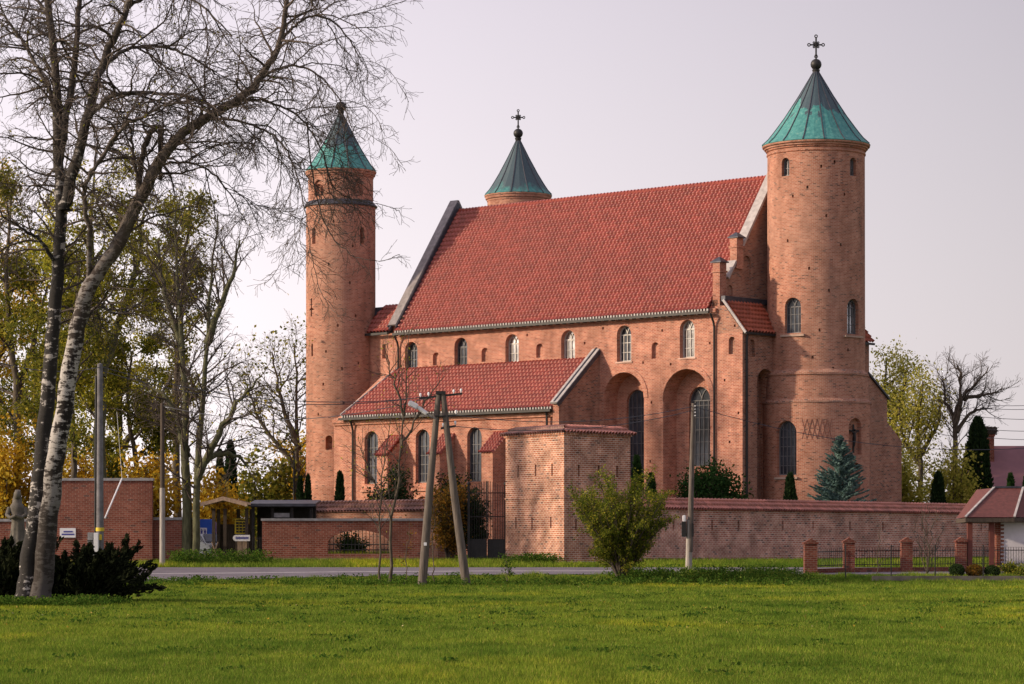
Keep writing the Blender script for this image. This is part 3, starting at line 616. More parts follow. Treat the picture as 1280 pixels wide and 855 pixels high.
# ------------------------------------------------------------------ brick bastion and yard walls
def quad_body(P, z0, z1): return MB().prism([(p[0], p[1], z0) for p in P], (0, 0, z1 - z0))
bp = [(2.745, 152.0), (6.39, 155.5), (3.3, 160.6), (-.35, 157.0)]
bas = thing('bastion', 'square old brick bastion with tiled coping and slit loopholes at the churchyard corner', 'bastion', (2.745, 152.0, 0))
bl = [(x - 2.745, y - 152.0) for x, y in bp]
bo = quad_body(bl, .4, 7.75).build('bastion_wall', M['old'], bas); c = MB()
def face(a, b):
    a, b = Vector((*a, 0)), Vector((*b, 0)); t = (b - a).normalized(); return a, t, Vector((t.y, -t.x, 0)), (b - a).length
A, T, NN, LN = face(bl[3], bl[0])
for f_, z in ((.22, 5.55), (.52, 5.55), (.80, 5.55), (.18, 2.75), (.46, 2.7), (.78, 2.75)):
    p = A + T * LN * f_; c.prism([p + NN * .3 + T * s_ * .07 + Vector((0, 0, z_)) for s_, z_ in ((-1, z), (1, z), (1, z + .62), (-1, z + .62))], -NN * .8)
A2, T2, NN2, LN2 = face(bl[0], bl[1])
for f_, z in ((.22, 5.5), (.52, 5.5), (.80, 5.5), (.18, 2.65), (.62, 2.7)):
    p = A2 + T2 * LN2 * f_; c.prism([p + NN2 * .3 + T2 * s_ * .08 + Vector((0, 0, z_)) for s_, z_ in ((-1, z), (1, z), (1, z + .62), (-1, z + .62))], -NN2 * .8)
cut(bo, c); uv(bo)
def off(P, d):                                   # outset polygon
    c0 = np.mean(P, 0); return [tuple(np.array(p) + (np.array(p) - c0) / np.linalg.norm(np.array(p) - c0) * d) for p in P]
uv(quad_body(off(bl, .06), 4.32, 4.42).build('string_course', M['old'], bas))
uv(quad_body(off(bl, .10), 7.70, 7.80).build('cornice', M['old'], bas))
o1, o2 = off(bl, .30), off(bl, -.75)
for k in range(4):
    a, b_ = Vector((*o1[k], 7.78)), Vector((*o1[(k + 1) % 4], 7.78)); a2, b2 = Vector((*o2[k], 8.22)), Vector((*o2[(k + 1) % 4], 8.22))
    U = (b_ - a); ln = U.length; u = U / ln; vv = (a2 - a); vv = vv - u * vv.dot(u); vl = vv.length; la = (a2 - a).dot(u); rb = ln - (b_ - b2).dot(u)
    tiles('tiled_coping', a, u, vv, vl, lambda v, q=la, w=vl: q * v / w, lambda v, q=rb, n=ln, w=vl: n + (q - n) * v / w, M['moss'] if k in (3, 2) else M['oldtile'], bas, .24, .36)
uv(MB().prism([(p[0], p[1], 7.8) for p in off(bl, -.6)], (0, 0, .42)).build('deck', M['oldtile'], bas))

def tiled_wall(name, label, x, y, dx, dy, ln, th, z0, zb, rise, mat, tmat, slits=(), du=.24):
    """a wall with a saddleback tile coping; runs from (x,y) along (dx,dy)"""
    t = thing(name, label, 'wall', (x, y, 0), math.atan2(dy, dx))
    b = MB().box(0, ln, -th / 2, th / 2, z0, zb).build('wall_body', mat, t)
    if slits:
        c = MB()
        for s_, z, w, h in slits: c.box(s_ - w / 2, s_ + w / 2, -th, -th / 2 + .25, z, z + h)
        cut(b, c)
    uv(b); ov = th / 2 + .14
    for s_ in (-1, 1):
        tiles('tiled_coping', (0, s_ * ov, zb - .04), (1, 0, 0), (0, -s_ * ov, rise), math.hypot(ov, rise), lambda v: 0, lambda v: ln, tmat, t, du, .3)
    m = MB().prism([(0, -ov, zb - .05), (0, ov, zb - .05), (0, 0, zb + rise - .05)], (ln, 0, 0)); uv(m.build('coping_core', tmat, t))
    m = MB(); n = int(ln / .32)
    for k in range(n): m.tube([(k * .32, 0, zb + rise), (k * .32 + .31, 0, zb + rise + .03)], [.10, .13], 6)
    uv(m.build('ridge_tiles', tmat, t)); return t
e2 = (.67464, .73815)
def tw(px):                                      # distance along the yard wall where it crosses this column
    r = (px - CX) / F; return (r * 155.5 - 6.39) / (e2[0] - r * e2[1])
sl_ = [(tw(px), 2.72, .17, .55) for px in (840, 888, 921, 976, 1014, 1060, 1101, 1150, 1224)]
tiled_wall('yard_wall', 'long pale red brick wall with tiled coping and slits to the right of the bastion', 6.2, 155.29, *e2, 62, .7, .3, 3.86, .48, M['wallb'], M['oldtile'], sl_)
# low tile-topped wall left of the gate
x0, x1 = X(378, 171), X(552, 163)
wl = math.hypot(x1 - x0, 8)
tiled_wall('court_wall', 'low brick wall with dark tiled coping behind the arched red wall', x0, 171, (x1 - x0) / wl, -8 / wl, wl, .6, .5, 3.85, .5, M['apse'], M['moss'], (), .26)

# ------------------------------------------------------------------ red brick walls on the left
t = thing('garden_wall', 'red brick wall with a flat dark cap and an arched barred opening', 'wall', (X(328, 156), 156, 0))
wx = X(530, 156) - X(328, 156); zt = Z(651, 156)
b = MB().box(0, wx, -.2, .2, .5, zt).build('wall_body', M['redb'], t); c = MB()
ax0, ax1 = X(410, 156) - X(328, 156), X(487, 156) - X(328, 156); az0, az1, az2 = Z(692, 156), Z(680, 156), Z(663, 156)
c.prism([(ax0, -.5, az0), (ax1, -.5, az0)] + [((ax0 + ax1) / 2 + (ax1 - ax0) / 2 * math.cos(a), -.5, az1 + (az2 - az1) * math.sin(a)) for a in np.linspace(0, math.pi, 15)], (0, 1, 0)); cut(b, c); uv(b)
MB().box(-.06, wx + .06, -.27, .27, zt, zt + .13).build('wall_cap', M['concrete'], t)
MB().box(-.02, wx, -.215, .21, .5, 1.18).build('plinth', M['redb'], t); uv(t.children[-1])
m = MB()
for k in range(17):
    x = ax0 + (ax1 - ax0) * (k + .5) / 17; h = az1 + (az2 - az1) * math.sqrt(max(0, 1 - ((x - (ax0 + ax1) / 2) / ((ax1 - ax0) / 2)) ** 2)); m.tube([(x, 0, az0), (x, 0, h + .05)], .018, 6)
m.box(ax0 - .05, ax1 + .05, -.02, .02, az0 + .18, az0 + .23).box(ax0 - .05, ax1 + .05, -.02, .02, az1 - .05, az1); m.build('iron_grille', M['iron'], t)
def redwall(name, label, pa, pb, top, d, th=.4, zb=.3, cap=.14):
    t = thing(name, label, 'wall', (X(pa, d), d, 0)); w = X(pb, d) - X(pa, d); z = Z(top, d)
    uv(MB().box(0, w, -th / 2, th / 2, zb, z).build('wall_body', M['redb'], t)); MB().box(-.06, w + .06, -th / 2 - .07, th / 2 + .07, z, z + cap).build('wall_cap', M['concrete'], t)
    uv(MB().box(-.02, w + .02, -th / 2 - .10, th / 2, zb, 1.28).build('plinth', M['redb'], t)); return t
redwall('garden_wall', 'tall plain red brick wall behind the concrete utility pole', 68, 191, 601, 152.5)
redwall('garden_wall', 'short low red brick wall stepping down beside the slim wooden pole', 191.6, 241, 650, 153.2)
redwall('garden_wall', 'low red brick wall behind the statue and birch trunks at the far left', -60, 67.4, 652, 153.4)
b = MB().box(-.42, .42, -.02, .02, -.25, .25).build('wall_sign', M['whitep'], None); b.location = (X(84.5, 152.2), 152.26, Z(666, 152.2)); tag(b, 'small white rectangular notice with two blue lines on the tall red wall', 'sign')
MB().box(-.22, .26, -.03, -.021, .02, .10).build('lettering', M['letter'], b); MB().box(-.32, .34, -.03, -.021, -.12, -.04).build('lettering', M['letter'], b)

# iron gate by the bastion
gt = thing('iron_gate', 'tall black iron double gate with arched top beside the bastion', 'gate', (X(586, 157.5), 157.5, 0)); gw = X(632, 157.5) - X(586, 157.5); zb = float(gz(157.5))
for k in range(2):
    m = MB(); xa = gw * k / 2 + .04; xb = gw * (k + 1) / 2 - .04; h = lambda x: 3.9 + .45 * math.sin(math.pi * x / gw)
    for i in range(8):
        x = xa + (xb - xa) * i / 7; m.tube([(x, 0, zb + .1), (x, 0, zb + h(x))], .03 if i in (0, 7) else .016, 6)
    for z in (.2, 1.15, 2.4, 3.7): m.bar((xa, 0, zb + z), (xb, 0, zb + z), .04, .05)
    m.box(xa, xb, -.012, .012, zb + .12, zb + 1.13); m.build('gate_leaf', M['iron'], gt)
for x in (0, gw): MB().box(x - .07, x + .07, -.07, .07, zb - .3, zb + 4.1).ball((x, 0, zb + 4.2), .11, 10).build('gate_post', M['iron'], gt)

# ------------------------------------------------------------------ kiosk, toilet, car, signs
d = 160.0; zb = float(gz(d)); kx = lambda px: X(px, d) - X(284, d)
ki = thing('kiosk', 'open wooden shelter with a pale shingled gable roof and a long dark annexe', 'shelter', (X(284, d), d, 0))
for px, y in ((270, -1.2), (284, -1.2), (311, -1.2), (270, 1.4), (295, 1.4), (311, 1.4)): MB().box(kx(px) - .09, kx(px) + .09, y - .09, y + .09, zb - .2, Z(636, d)).build('post', M['wood'], ki)
m = MB(); rz1, rz0 = Z(623.5, d), Z(631, d)
for s_, xa, xb in ((0, kx(284), kx(251)), (1, kx(284), kx(316))):
    for k in range(9):
        f0, f1 = k / 9, (k + 1.25) / 9
        m.prism([(xa + (xb - xa) * f0, -1.9, rz1 + (rz0 - rz1) * f0 + .03), (xa + (xb - xa) * f1, -1.9, rz1 + (rz0 - rz1) * f1 + .03 + .05), (xa + (xb - xa) * f1, -1.9, rz1 + (rz0 - rz1) * f1 - .03), (xa + (xb - xa) * f0, -1.9, rz1 + (rz0 - rz1) * f0 - .06)], (0, 3.9, 0))
m.build('shingle_roof', M['woodl'], ki)
m = MB().prism([(kx(255), -1.93, rz0 - .12), (kx(283), -1.93, rz1 - .12), (kx(313), -1.93, rz0 - .12), (kx(313), -1.93, rz0 + .06), (kx(283), -1.93, rz1 + .10), (kx(255), -1.93, rz0 + .06)], (0, .05, 0)); m.build('fascia', M['woodl'], ki)
MB().prism([(kx(313.5), -1.6, Z(630, d)), (kx(313.5), 2.6, Z(624, d)), (kx(313.5), 2.6, Z(626, d)), (kx(313.5), -1.6, Z(633.5, d))], (kx(397) - kx(313.5), 0, 0)).build('annexe_roof', M['lead'], ki)
MB().box(kx(318), kx(392), 1.7, 2.4, zb - .1, Z(630, d)).build('annexe_wall', M['tar'], ki)  # dark slab standing in for the shaded void under the annexe roof
for px in (319, 343, 367, 391): MB().box(kx(px) - .08, kx(px) + .08, -1.3, -1.14, zb - .2, Z(632.5, d)).build('post', M['tar'], ki)
MB().box(kx(316), kx(394), -1.34, -1.1, Z(634.8, d), Z(632.9, d)).build('annexe_beam', M['tar'], ki)
MB().box(kx(270), kx(312), 1.5, 1.56, zb, Z(655, d)).build('boarding', M['wood'], ki)  # dark back boards added to give the shaded interior between the posts
for px in (303, 308.5): MB().box(kx(px) - .14, kx(px) + .14, -1.5, -1.46, zb, Z(676, d)).build('plank', M['woodl'], ki)
MB().bar((kx(268), -1.5, zb), (kx(276), -1.5, zb + 1.0), .12, .06).bar((kx(276), -1.45, zb), (kx(268), -1.45, zb + 1.0), .12, .06).build('trestle', M['woodl'], ki)
MB().box(kx(343), kx(364), -1.24, -1.21, Z(647, d), Z(641.5, d)).build('pale_panel', M['concrete'], ki)
nb = thing('notice_board', 'yellow notice board with rows of dark plates inside the open shelter', 'notice board', (X(301, 160.6), 160.6, Z(657.5, 160.6)))
MB().box(-.34, .34, -.02, .02, -.44, .42).build('board', M['yellow'], nb)
m = MB()
for i in range(3):
    for j in range(4): MB().box(-.26 + i * .19, -.12 + i * .19, -.035, -.021, -.37 + j * .16, -.26 + j * .16).build('plate', M['darkmetal'], nb)
MB().box(-.26, .26, -.035, -.021, .29, .35).build('plate', M['darkmetal'], nb)
for s_ in (-.3, .3): MB().box(s_ - .04, s_ + .04, .02, .09, zb - Z(657.5, 160.6), .4).build('post', M['wood'], nb)
sg = thing('pointer_sign', 'white pointer sign with rounded end and blue lettering in front of the shelter', 'sign', (X(302, 158.2), 158.2, Z(672.5, 158.2)))
m = MB().prism([(.46, 0, -.17), (.46, 0, .17), (-.34, 0, .17), (-.44, 0, .12), (-.49, 0, 0), (-.44, 0, -.12), (-.34, 0, -.17)], (0, .03, 0)); m.build('board', M['whitep'], sg)
m = MB(); rr = np.random.default_rng(4)
for k in range(11):
    x = -.33 + k * .065; MB().box(x, x + .045, -.008, -.001, -.06, .06 if k % 3 else .075).build('lettering', M['letter'], sg)
for x in (-.3, .36): MB().box(x - .03, x + .03, .03, .08, zb - .2 - Z(672.5, 158.2), .15).build('post', M['wood'], sg)
d = 166.0; zb = float(gz(d)); to = thing('portable_toilet', 'bright blue portable toilet half hidden behind the twin-stemmed bare tree', 'toilet', (X(257.5, d), d, zb))
MB().prism([(-.55, -.55, 0), (.55, -.55, 0), (.55, -.55, 2.1), (.35, -.55, 2.28), (-.35, -.55, 2.28), (-.55, -.55, 2.1)], (0, 1.1, 0)).build('cabin', M['blue'], to, bevel=.03)
MB().box(-.4, .4, -.6, -.552, .12, 1.98).build('door', M['blue'], to, bevel=.01); MB().box(.3, .36, -.64, -.6, 1.0, 1.2).build('handle', M['darkmetal'], to.children[-1])
s_ = MB().box(-.3, .12, -.62, -.602, 1.28, 1.78).build('pictogram_plate', M['whitep'], to)
for u in (-.19, .01): MB().ball((u, -.628, 1.69), .035, 8).prism([(u - .06, -.63, 1.63), (u + .06, -.63, 1.63), (u + .03, -.63, 1.35), (u - .03, -.63, 1.35)], (0, .006, 0)).build('pictogram', M['letter'], s_)
d = 163.5; zb = float(gz(d)); car = thing('parked_car', 'silver parked car half hidden behind the bare tree beside the shelter', 'car', (X(262, d), d, zb), R(-62))
prof = [(-2.1, .32), (2.1, .32), (2.15, .62), (2.0, .82), (1.15, .95), (.45, 1.42), (-.95, 1.45), (-1.75, .98), (-2.1, .9)]
MB().prism([(x, -.82, z) for x, z in prof], (0, 1.64, 0)).build('body', M['silver'], car, bevel=.06)
for s_ in (-1, 1):
    MB().prism([(x, s_ * .825, z) for x, z in [(.95, .98), (.42, 1.34), (-.88, 1.37), (-1.45, 1.0)]], (0, s_ * .012, 0)).build('side_window', M['glass'], car)
    for x in (-1.3, 1.35):
        w = MB().tube([(x, s_ * .84, .31), (x, s_ * .62, .31)], .31, 20).build('wheel', M['rubber'], car); MB().tube([(x, s_ * .85, .31), (x, s_ * .80, .31)], .19, 14).build('rim', M['zinc'], w)
    MB().ball((2.05, s_ * .6, .7), .13, 10).build('headlight', M['whitep'], car); MB().box(-2.13, -2.07, s_ * .6 - .13, s_ * .6 + .13, .68, .85).build('tail_light', M['redwood'], car)
MB().prism([(1.17, -.68, .97), (1.17, .68, .97), (.52, .6, 1.4), (.52, -.6, 1.4)], (.03, 0, .03)).build('windscreen', M['glass'], car)
# low iron railing next to the garden wall
rl = thing('iron_railing', 'low black iron railing between the shelter and the arched red wall', 'railing', (X(316, 157), 157, float(gz(157))))
m = MB()
for k in range(7): m.tube([(k * .09, 0, -.2), (k * .09, 0, 1.3)], .014, 6)
m.bar((0, 0, 1.2), (.54, 0, 1.2), .04, .04).bar((0, 0, .2), (.54, 0, .2), .04, .04); m.build('bars', M['iron'], rl); MB().box(.5, .6, -.05, .05, -.3, 1.95).build('post', M['iron'], rl)

# ------------------------------------------------------------------ statue
def statue():
    d = 126.0; zb = float(gz(d)); t = thing('stone_statue', 'weathered grey stone statue of a robed figure on a pedestal beside the birch trunks', 'statue', (X(21, d), d, zb))
    MB().box(-.62, .62, -.62, .62, -.3, .35).box(-.5, .5, -.5, .5, .35, 1.55).box(-.6, .6, -.6, .6, 1.55, 1.75).build('pedestal', M['stat'], t, bevel=.03)
    V = []; n = 40; zs = np.linspace(0, 2.05, 26)
    rad = np.interp(zs, [0, .15, .6, 1.1, 1.45, 1.7, 1.86, 1.95, 2.05], [.40, .37, .31, .27, .30, .33, .24, .13, .10])
    for z, r in zip(zs, rad):
        for k in range(n):
            a = 2 * math.pi * k / n; f_ = 1 + .10 * math.sin(9 * a + 1.5 * math.sin(z * 2)) * max(0, 1 - z / 1.5)
            V.append((r * f_ * math.cos(a) + .05 * math.sin(z * 1.6), .72 * r * f_ * math.sin(a), 1.75 + z))
    Fq = np.array([[i * n + k, i * n + (k + 1) % n, (i + 1) * n + (k + 1) % n, (i + 1) * n + k] for i in range(25) for k in range(n)])
    m = MB(); m.add(V, [tuple(f) for f in Fq]).ball((.03, -.03, 4.0), .165, 16, 1.2)
    m.tube([(-.30, 0, 3.42), (-.40, -.12, 3.12), (-.22, -.32, 2.98), (.02, -.36, 3.08)], [.12, .10, .085, .07], 10).tube([(.34, 0, 3.42), (.42, -.1, 3.12), (.26, -.33, 3.0), (.05, -.37, 3.1)], [.12, .10, .085, .07], 10)
    m.tube([(.03, .1, 4.2), (-.02, .2, 3.8), (0, .22, 3.2)], [.12, .2, .26], 12)
    m.build('figure', M['stat'], t, True)
statue()
# ------------------------------------------------------------------ poles, lamp, boxes
def insulator(parent, p): MB().lathe([(.02, -.02), (.03, .06), (.055, .07), (.045, .10), (.055, .12), (.04, .17), (.015, .19)], 10).build('insulator', M['whitep'], parent).location = p
def a_pole():
    d = 127.5; zb = float(gz(d)); t = thing('double_utility_pole', 'weathered A-shaped wooden utility pole of two leaning legs with crossarms', 'utility pole', (X(552, d), d, zb))
    x = lambda px: X(px, d) - X(552, d); z = lambda py: Z(py, d) - zb
    MB().tube([(x(527), 0, -.3), (x(537), 0, z(612)), (x(548.5), 0, z(490))], [.21, .17, .125], 12).build('leg', M['pole'], t, True)
    MB().tube([(x(584), 0, -.3), (x(567), 0, z(612)), (x(553.5), 0, z(490))], [.21, .17, .125], 12).build('leg', M['pole'], t, True)
    MB().box(x(545), x(557), -.16, .16, z(493), z(489)).build('cap_plate', M['darkmetal'], t)
    MB().box(x(544), x(558), -.17, .17, z(521), z(519.5)).build('brace', M['darkmetal'], t)
    for pa, za, pb, zb_ in ((524, 498, 578, 492), (553, 521, 571, 519), (551, 535.5, 570, 532.5)):
        a = MB().bar((x(pa), -.05, z(za)), (x(pb), -.05, z(zb_)), .09, .09).build('crossarm', M['darkmetal'], t)
        for f_ in ((.03, .22, .8, .97) if pb > 575 else (.15, .95)): insulator(a, (x(pa) + (x(pb) - x(pa)) * f_, -.05, z(za) + (z(zb_) - z(za)) * f_ + .04))
    b = MB().box(x(530), x(533.5), -.24, -.19, z(682), z(678)).build('number_plate', M['whitep'], t)
    lt = thing('street_lamp', 'grey cobra-head street lamp bracketed to the A-shaped pole', 'street lamp', (X(546, d), d - .1, Z(524, d)))
    x2 = lambda px: X(px, d) - X(546, d); z2 = lambda py: Z(py, d) - Z(524, d)
    MB().tube([(x2(546), 0, z2(524)), (x2(538), -.1, z2(521)), (x2(531), -.15, z2(515))], .03, 8).build('bracket', M['zinc'], lt)
    h = MB().bar((x2(534), -.17, z2(517.5)), (x2(522), -.2, z2(509)), .24, .17).bar((x2(522.5), -.2, z2(509.3)), (x2(511), -.22, z2(503.5)), .32, .24).build('lamp_head', M['whitep'], lt, bevel=.04)
    MB().bar((x2(521.5), -.2, z2(511.5)), (x2(513), -.22, z2(507)), .26, .08).build('lens', M['glassl'], h)
a_pole()
def r_pole():
    d = 139.0; zb = float(gz(d)); t = thing('utility_pole', 'single leaning weathered pole with dark boxes in front of the long yard wall', 'utility pole', (X(860.5, d), d, zb))
    x = lambda px: X(px, d) - X(860.5, d); z = lambda py: Z(py, d) - zb
    MB().tube([(0, 0, -.3), (x(862), 0, z(650))], [.17, .145], 12).build('stub', M['polel'], t, True)
    MB().tube([(x(862.5), -.02, z(690)), (x(864.5), -.02, z(590)), (x(867), 0, z(504))], [.15, .125, .10], 12).build('pole', M['pole'], t, True)
    b = MB().box(x(852), x(857.5), -.2, .1, z(671), z(652)).build('meter_box', M['darkmetal'], t, bevel=.02); MB().box(x(853), x(857), -.2, .05, z(652), z(644)).build('fuse_cap', M['whitep'], b, bevel=.03)
    MB().box(x(863.5), x(867), -.16, .1, z(671), z(654)).build('meter_box', M['darkmetal'], t, bevel=.02)
    for k in range(4): MB().tube([(x(866), -.06, z(508 + k * 4)), (x(869.5), -.1, z(507.5 + k * 4))], .025, 6).build('insulator', M['whitep'], t)
r_pole()
def l_pole():
    d = 121.0; zb = float(gz(d)); t = thing('utility_pole', 'grey concrete utility pole with yellow bands rising from the dark juniper', 'utility pole', (X(125, d), d, zb))
    x = lambda px: X(px, d) - X(125, d); z = lambda py: Z(py, d) - zb
    MB().lathe([(.175, -.3), (.115, z(455)), (.02, z(454))], 14).build('shaft', M['concd'], t, True)
    MB().lathe([(.18, z(664)), (.18, z(659.5))], 14).build('yellow_band', M['yellow'], t); MB().box(-.06, .1, -.2, -.17, z(675), z(668)).build('warning_plate', M['yellow'], t)
    MB().tube([(-.2, -.02, z(670)), (-.18, -.02, z(560)), (-.165, 0, z(470))], .045, 8).build('conduit', M['darkmetal'], t)
    c = thing('meter_cabinet', 'pale grey electricity cabinet standing against the concrete pole', 'cabinet', (X(117.5, d - .3), d - .3, zb))
    MB().box(-.25, -.02, -.15, .12, -.3, z(665.5)).build('box', M['concrete'], c, bevel=.015); MB().box(.01, .20, -.18, .10, -.3, z(666)).build('door', M['whitep'], c, bevel=.015)
    MB().box(-.26, -.01, -.162, -.15, z(676), z(675)).build('seam', M['darkmetal'], c)
    o_ = np.array(t.location); w = MB().tube([W(131, 648, 121.2) - o_, W(152.5, 598, 123) - o_], .035, 6).tube([W(152.5, 598, 123) - o_, W(146, 515, 126) - o_], .006, 5).build('guy_wire', M['whitep'], None)
    w.location = t.location; tag(w, 'white sleeved guy wire slanting down to the concrete pole', 'wire')
l_pole()
d = 149.0; t = thing('utility_pole', 'slim brown wooden pole on a pale stub beside the low red wall', 'utility pole', (X(203, d), d, float(gz(d))))
z = lambda py: Z(py, d) - float(gz(d))
MB().lathe([(.15, -.3), (.135, z(610)), (.02, z(609))], 12).build('stub', M['polel'], t, True); MB().lathe([(.12, z(612)), (.10, z(504)), (.02, z(503.5))], 12).build('pole', M['wood'], t, True)
d = 178.0; t = thing('lamp_post', 'thin black post standing left of the slender western tower', 'post', (X(367.5, d), d, float(gz(d)))); z = lambda py: Z(py, d) - float(gz(d))
MB().lathe([(.07, -.2), (.05, z(566)), (.01, z(565.5))], 10).build('post', M['iron'], t, True); MB().tube([(0, 0, z(567)), (-.25, 0, z(563)), (-.7, 0, z(561))], .035, 8).build('arm', M['iron'], t)
def cable(a, b, sag, label, group=None, r=.017):
    a, b = Vector(a), Vector(b); o = MB().tube([a.lerp(b, k / 14) - Vector((0, 0, sag * 4 * (k / 14) * (1 - k / 14))) - a for k in range(15)], r, 5).build('overhead_cable', M['lead'], None)
    o.location = a; tag(o, label, 'cable', group)
gA = 'wires strung from the A-shaped pole'
cable(W(526, 497, 127.4), W(125, 458, 121), .7, 'thin wires running left from the crossarm to the concrete pole', gA)
cable(W(530, 496, 127.4), W(125, 463, 121), .8, 'thin wires running left from the crossarm to the concrete pole', gA)
cable(W(571, 519, 127.4), W(866, 508, 139), .5, 'thin wires running right from the A-shaped pole to the leaning pole', gA)
cable(W(570, 533, 127.4), W(866, 513, 139), .5, 'thin wires running right from the A-shaped pole to the leaning pole', gA)
cable(W(867, 508, 139), W(1340, 555, 150), 1.0, 'single wire leaving the leaning pole towards the small white house')
cable(W(125, 459, 121), W(-60, 430, 100), .5, 'wire leaving the concrete pole past the birches to the left')
cable(W(547, 494, 127.5), W(203, 507, 149), .9, 'long wire between the A-shaped pole and the slim wooden pole')
for k, (ya, yb) in enumerate(((506, 494), (510, 501), (521, 517), (536, 531), (546, 543))):
    cable(W(1225, ya, 205), W(1420, yb - 6, 185), .4, 'thin wires crossing the sky above the plum roof', 'wires over the plum roof', .02)

# ------------------------------------------------------------------ right hand house, fence, farther house
d0 = 143.0
h = thing('small_house', 'small white house with maroon hipped porch roof on brick posts at the right edge', 'house', (X(1250, d0), d0, 0)); zb = float(gz(d0))
x = lambda px: X(px, d0) - X(1250, d0)
MB().box(x(1250), x(1400), -.2, .1, zb - .3, Z(640, d0)).box(x(1292), x(1400), .1, 7, zb - .3, Z(640, d0)).build('wall', M['white'], h)
uv(MB().box(x(1244.5), x(1250) - .004, -.24, .3, zb - .3, Z(640, d0)).build('brick_pier', M['redb'], h))
for k in range(15): uv(MB().box(x(1250) - .01, x(1250) + .16, -.23, .3, zb + .1 + k * .19, zb + .2 + k * .19).build('quoin', M['redb'], h))
ze, zr = Z(646.5, d0 - 1.6), Z(609, d0)
pv = lambda px, y, z: Vector((X(px, d0 + y) - X(1250, d0), y, z))
A_, B_, C_, D_ = pv(1207, -1.6, ze), pv(1268, -1.6, ze), pv(1330, 1.0, ze), pv(1195, 4.6, ze); R1 = pv(1243, 1.6, zr); R2 = pv(1279, 1.6, zr); R3 = pv(1221, 6.0, zr); E_ = pv(1330, 8, ze)
MB().add([A_, B_, C_, E_, D_, R1, R2, R3], [(0, 1, 6, 5), (1, 2, 6), (2, 3, 6), (3, 7, 5, 6), (0, 5, 7, 4), (4, 7, 3), (4, 3, 2, 1, 0)]).build('hipped_roof', M['shingle'], h)
MB().prism([p + Vector((0, 0, -.24)) for p in (A_, B_, C_, E_, D_)], (0, 0, .2)).build('fascia', M['wood'], h)
for P_, Q_ in ((A_, R1), (B_, R2)): MB().bar(P_ + Vector((0, -.02, .03)), Q_ + Vector((0, -.02, .05)), .11, .06).build('hip_flashing', M['stone'], h)
MB().bar(R1 + Vector((-.1, 0, .04)), R2 + Vector((.1, 0, .04)), .16, .09).build('ridge_cap', M['lead'], h)
for px in (1208, 1235): MB().box(x(px) - .12, x(px) + .12, -1.15, -.91, zb - .3, ze).build('porch_post', M['redwood'], h); 
MB().bar((x(1203), -1.03, ze - .15), (x(1290), -1.03, ze - .15), .16, .2).build('porch_beam', M['wood'], h)
d1 = 215.0; ph = thing('farm_house', 'farther house with broad plum sheet roof and a brick chimney', 'house', (X(1262, d1), d1, 0)); x = lambda px: X(px, d1) - X(1262, d1)
MB().box(x(1225), x(1420), .2, 8, 1, Z(606, d1)).build('wall', M['white'], ph)
MB().prism([(x(1218), -.4, Z(612, d1)), (x(1218), 4, Z(555, d1)), (x(1218), 8.6, Z(612, d1)), (x(1218), 8.4, Z(614, d1)), (x(1218), -.2, Z(614, d1))], (x(1430) - x(1218), 0, 0)).build('roof', M['purple'], ph)
ch_ = MB().box(x(1237), x(1249.5), 2.4, 3.3, Z(590, d1), Z(541, d1)).box(x(1236), x(1250.5), 2.32, 3.38, Z(544, d1), Z(541.5, d1)).build('chimney', M['redb'], ph); uv(ch_)
rng = np.random.default_rng(3); m = MB()
for k in range(260):
    a = rng.uniform(0, 2 * math.pi); r_ = .62 * math.sqrt(rng.uniform(.1, 1)); z_ = rng.uniform(0, .55); p = Vector((r_ * math.cos(a) * (1 + z_ * .3), r_ * math.sin(a) * (1 + z_ * .3), z_)); q = Vector((-math.sin(a), math.cos(a), rng.uniform(-.3, .3))) * rng.uniform(.2, .45)
    m.bar(p - q, p + q, .035, .03)
m.lathe([(.35, -.02), (.55, .15), (.62, .4), (.3, .5)], 12)
ns = m.build('stork_nest', M['straw'], None); ns.location = (X(1243, d1), d1 + 2.85, Z(541, d1)); tag(ns, 'round stork nest of dark sticks on the brick chimney', 'nest')
# brick-pillared iron fence
PD = [(1013, 139.3, 16), (1061, 141.0, 14), (1133, 141.5, 14), (1201, 142.0, 13), (1290, 142.0, 13)]
fe = thing('pillar_fence', 'iron picket fence between red brick pillars at the right roadside', 'fence', (X(1013, 139.3), 139.3, 0))
pos = []
for px, d, w in PD:
    x = X(px, d) - X(1013, 139.3); y = d - 139.3; zb = float(gz(d)); hw = w / 2 / F * d; zt = zb + 1.45; pos.append((x, y, zb))
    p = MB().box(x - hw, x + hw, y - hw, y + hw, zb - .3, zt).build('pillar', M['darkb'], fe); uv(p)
    q = MB().box(x - hw - .05, x + hw + .05, y - hw - .05, y + hw + .05, zt + .002, zt + .07).prism([(x - hw - .03, y - hw - .03, zt + .07), (x + hw + .03, y - hw - .03, zt + .07), (x, y - hw - .03, zt + .26)], (0, 2 * hw + .06, 0)).build('pillar_cap', M['darkb'], p); uv(q)
for (xa, ya, za), (xb, yb, zb) in zip(pos[:-1], pos[1:]):
    a, b = Vector((xa, ya, za)), Vector((xb, yb, zb)); n = int((b - a).length / .13); m = MB()
    for k in range(1, n): p = a.lerp(b, k / n); m.tube([p + Vector((0, 0, .28)), p + Vector((0, 0, 1.15)), p + Vector((0, 0, 1.22))], [.013, .013, .004], 5)
    for z_ in (.38, 1.05): m.bar(a + Vector((0, 0, z_)), b + Vector((0, 0, z_)), .035, .04)
    m.build('picket_panel', M['iron'], fe); k_ = MB().bar(a + Vector((0, 0, .05)), b + Vector((0, 0, .05)), .2, .36).build('brick_plinth', M['darkb'], fe); uv(k_)
mf = thing('mesh_fence', 'thin black mesh fence posts standing in front of the brick-pillared fence', 'fence', (X(1114, 134.5), 134.5, 0))
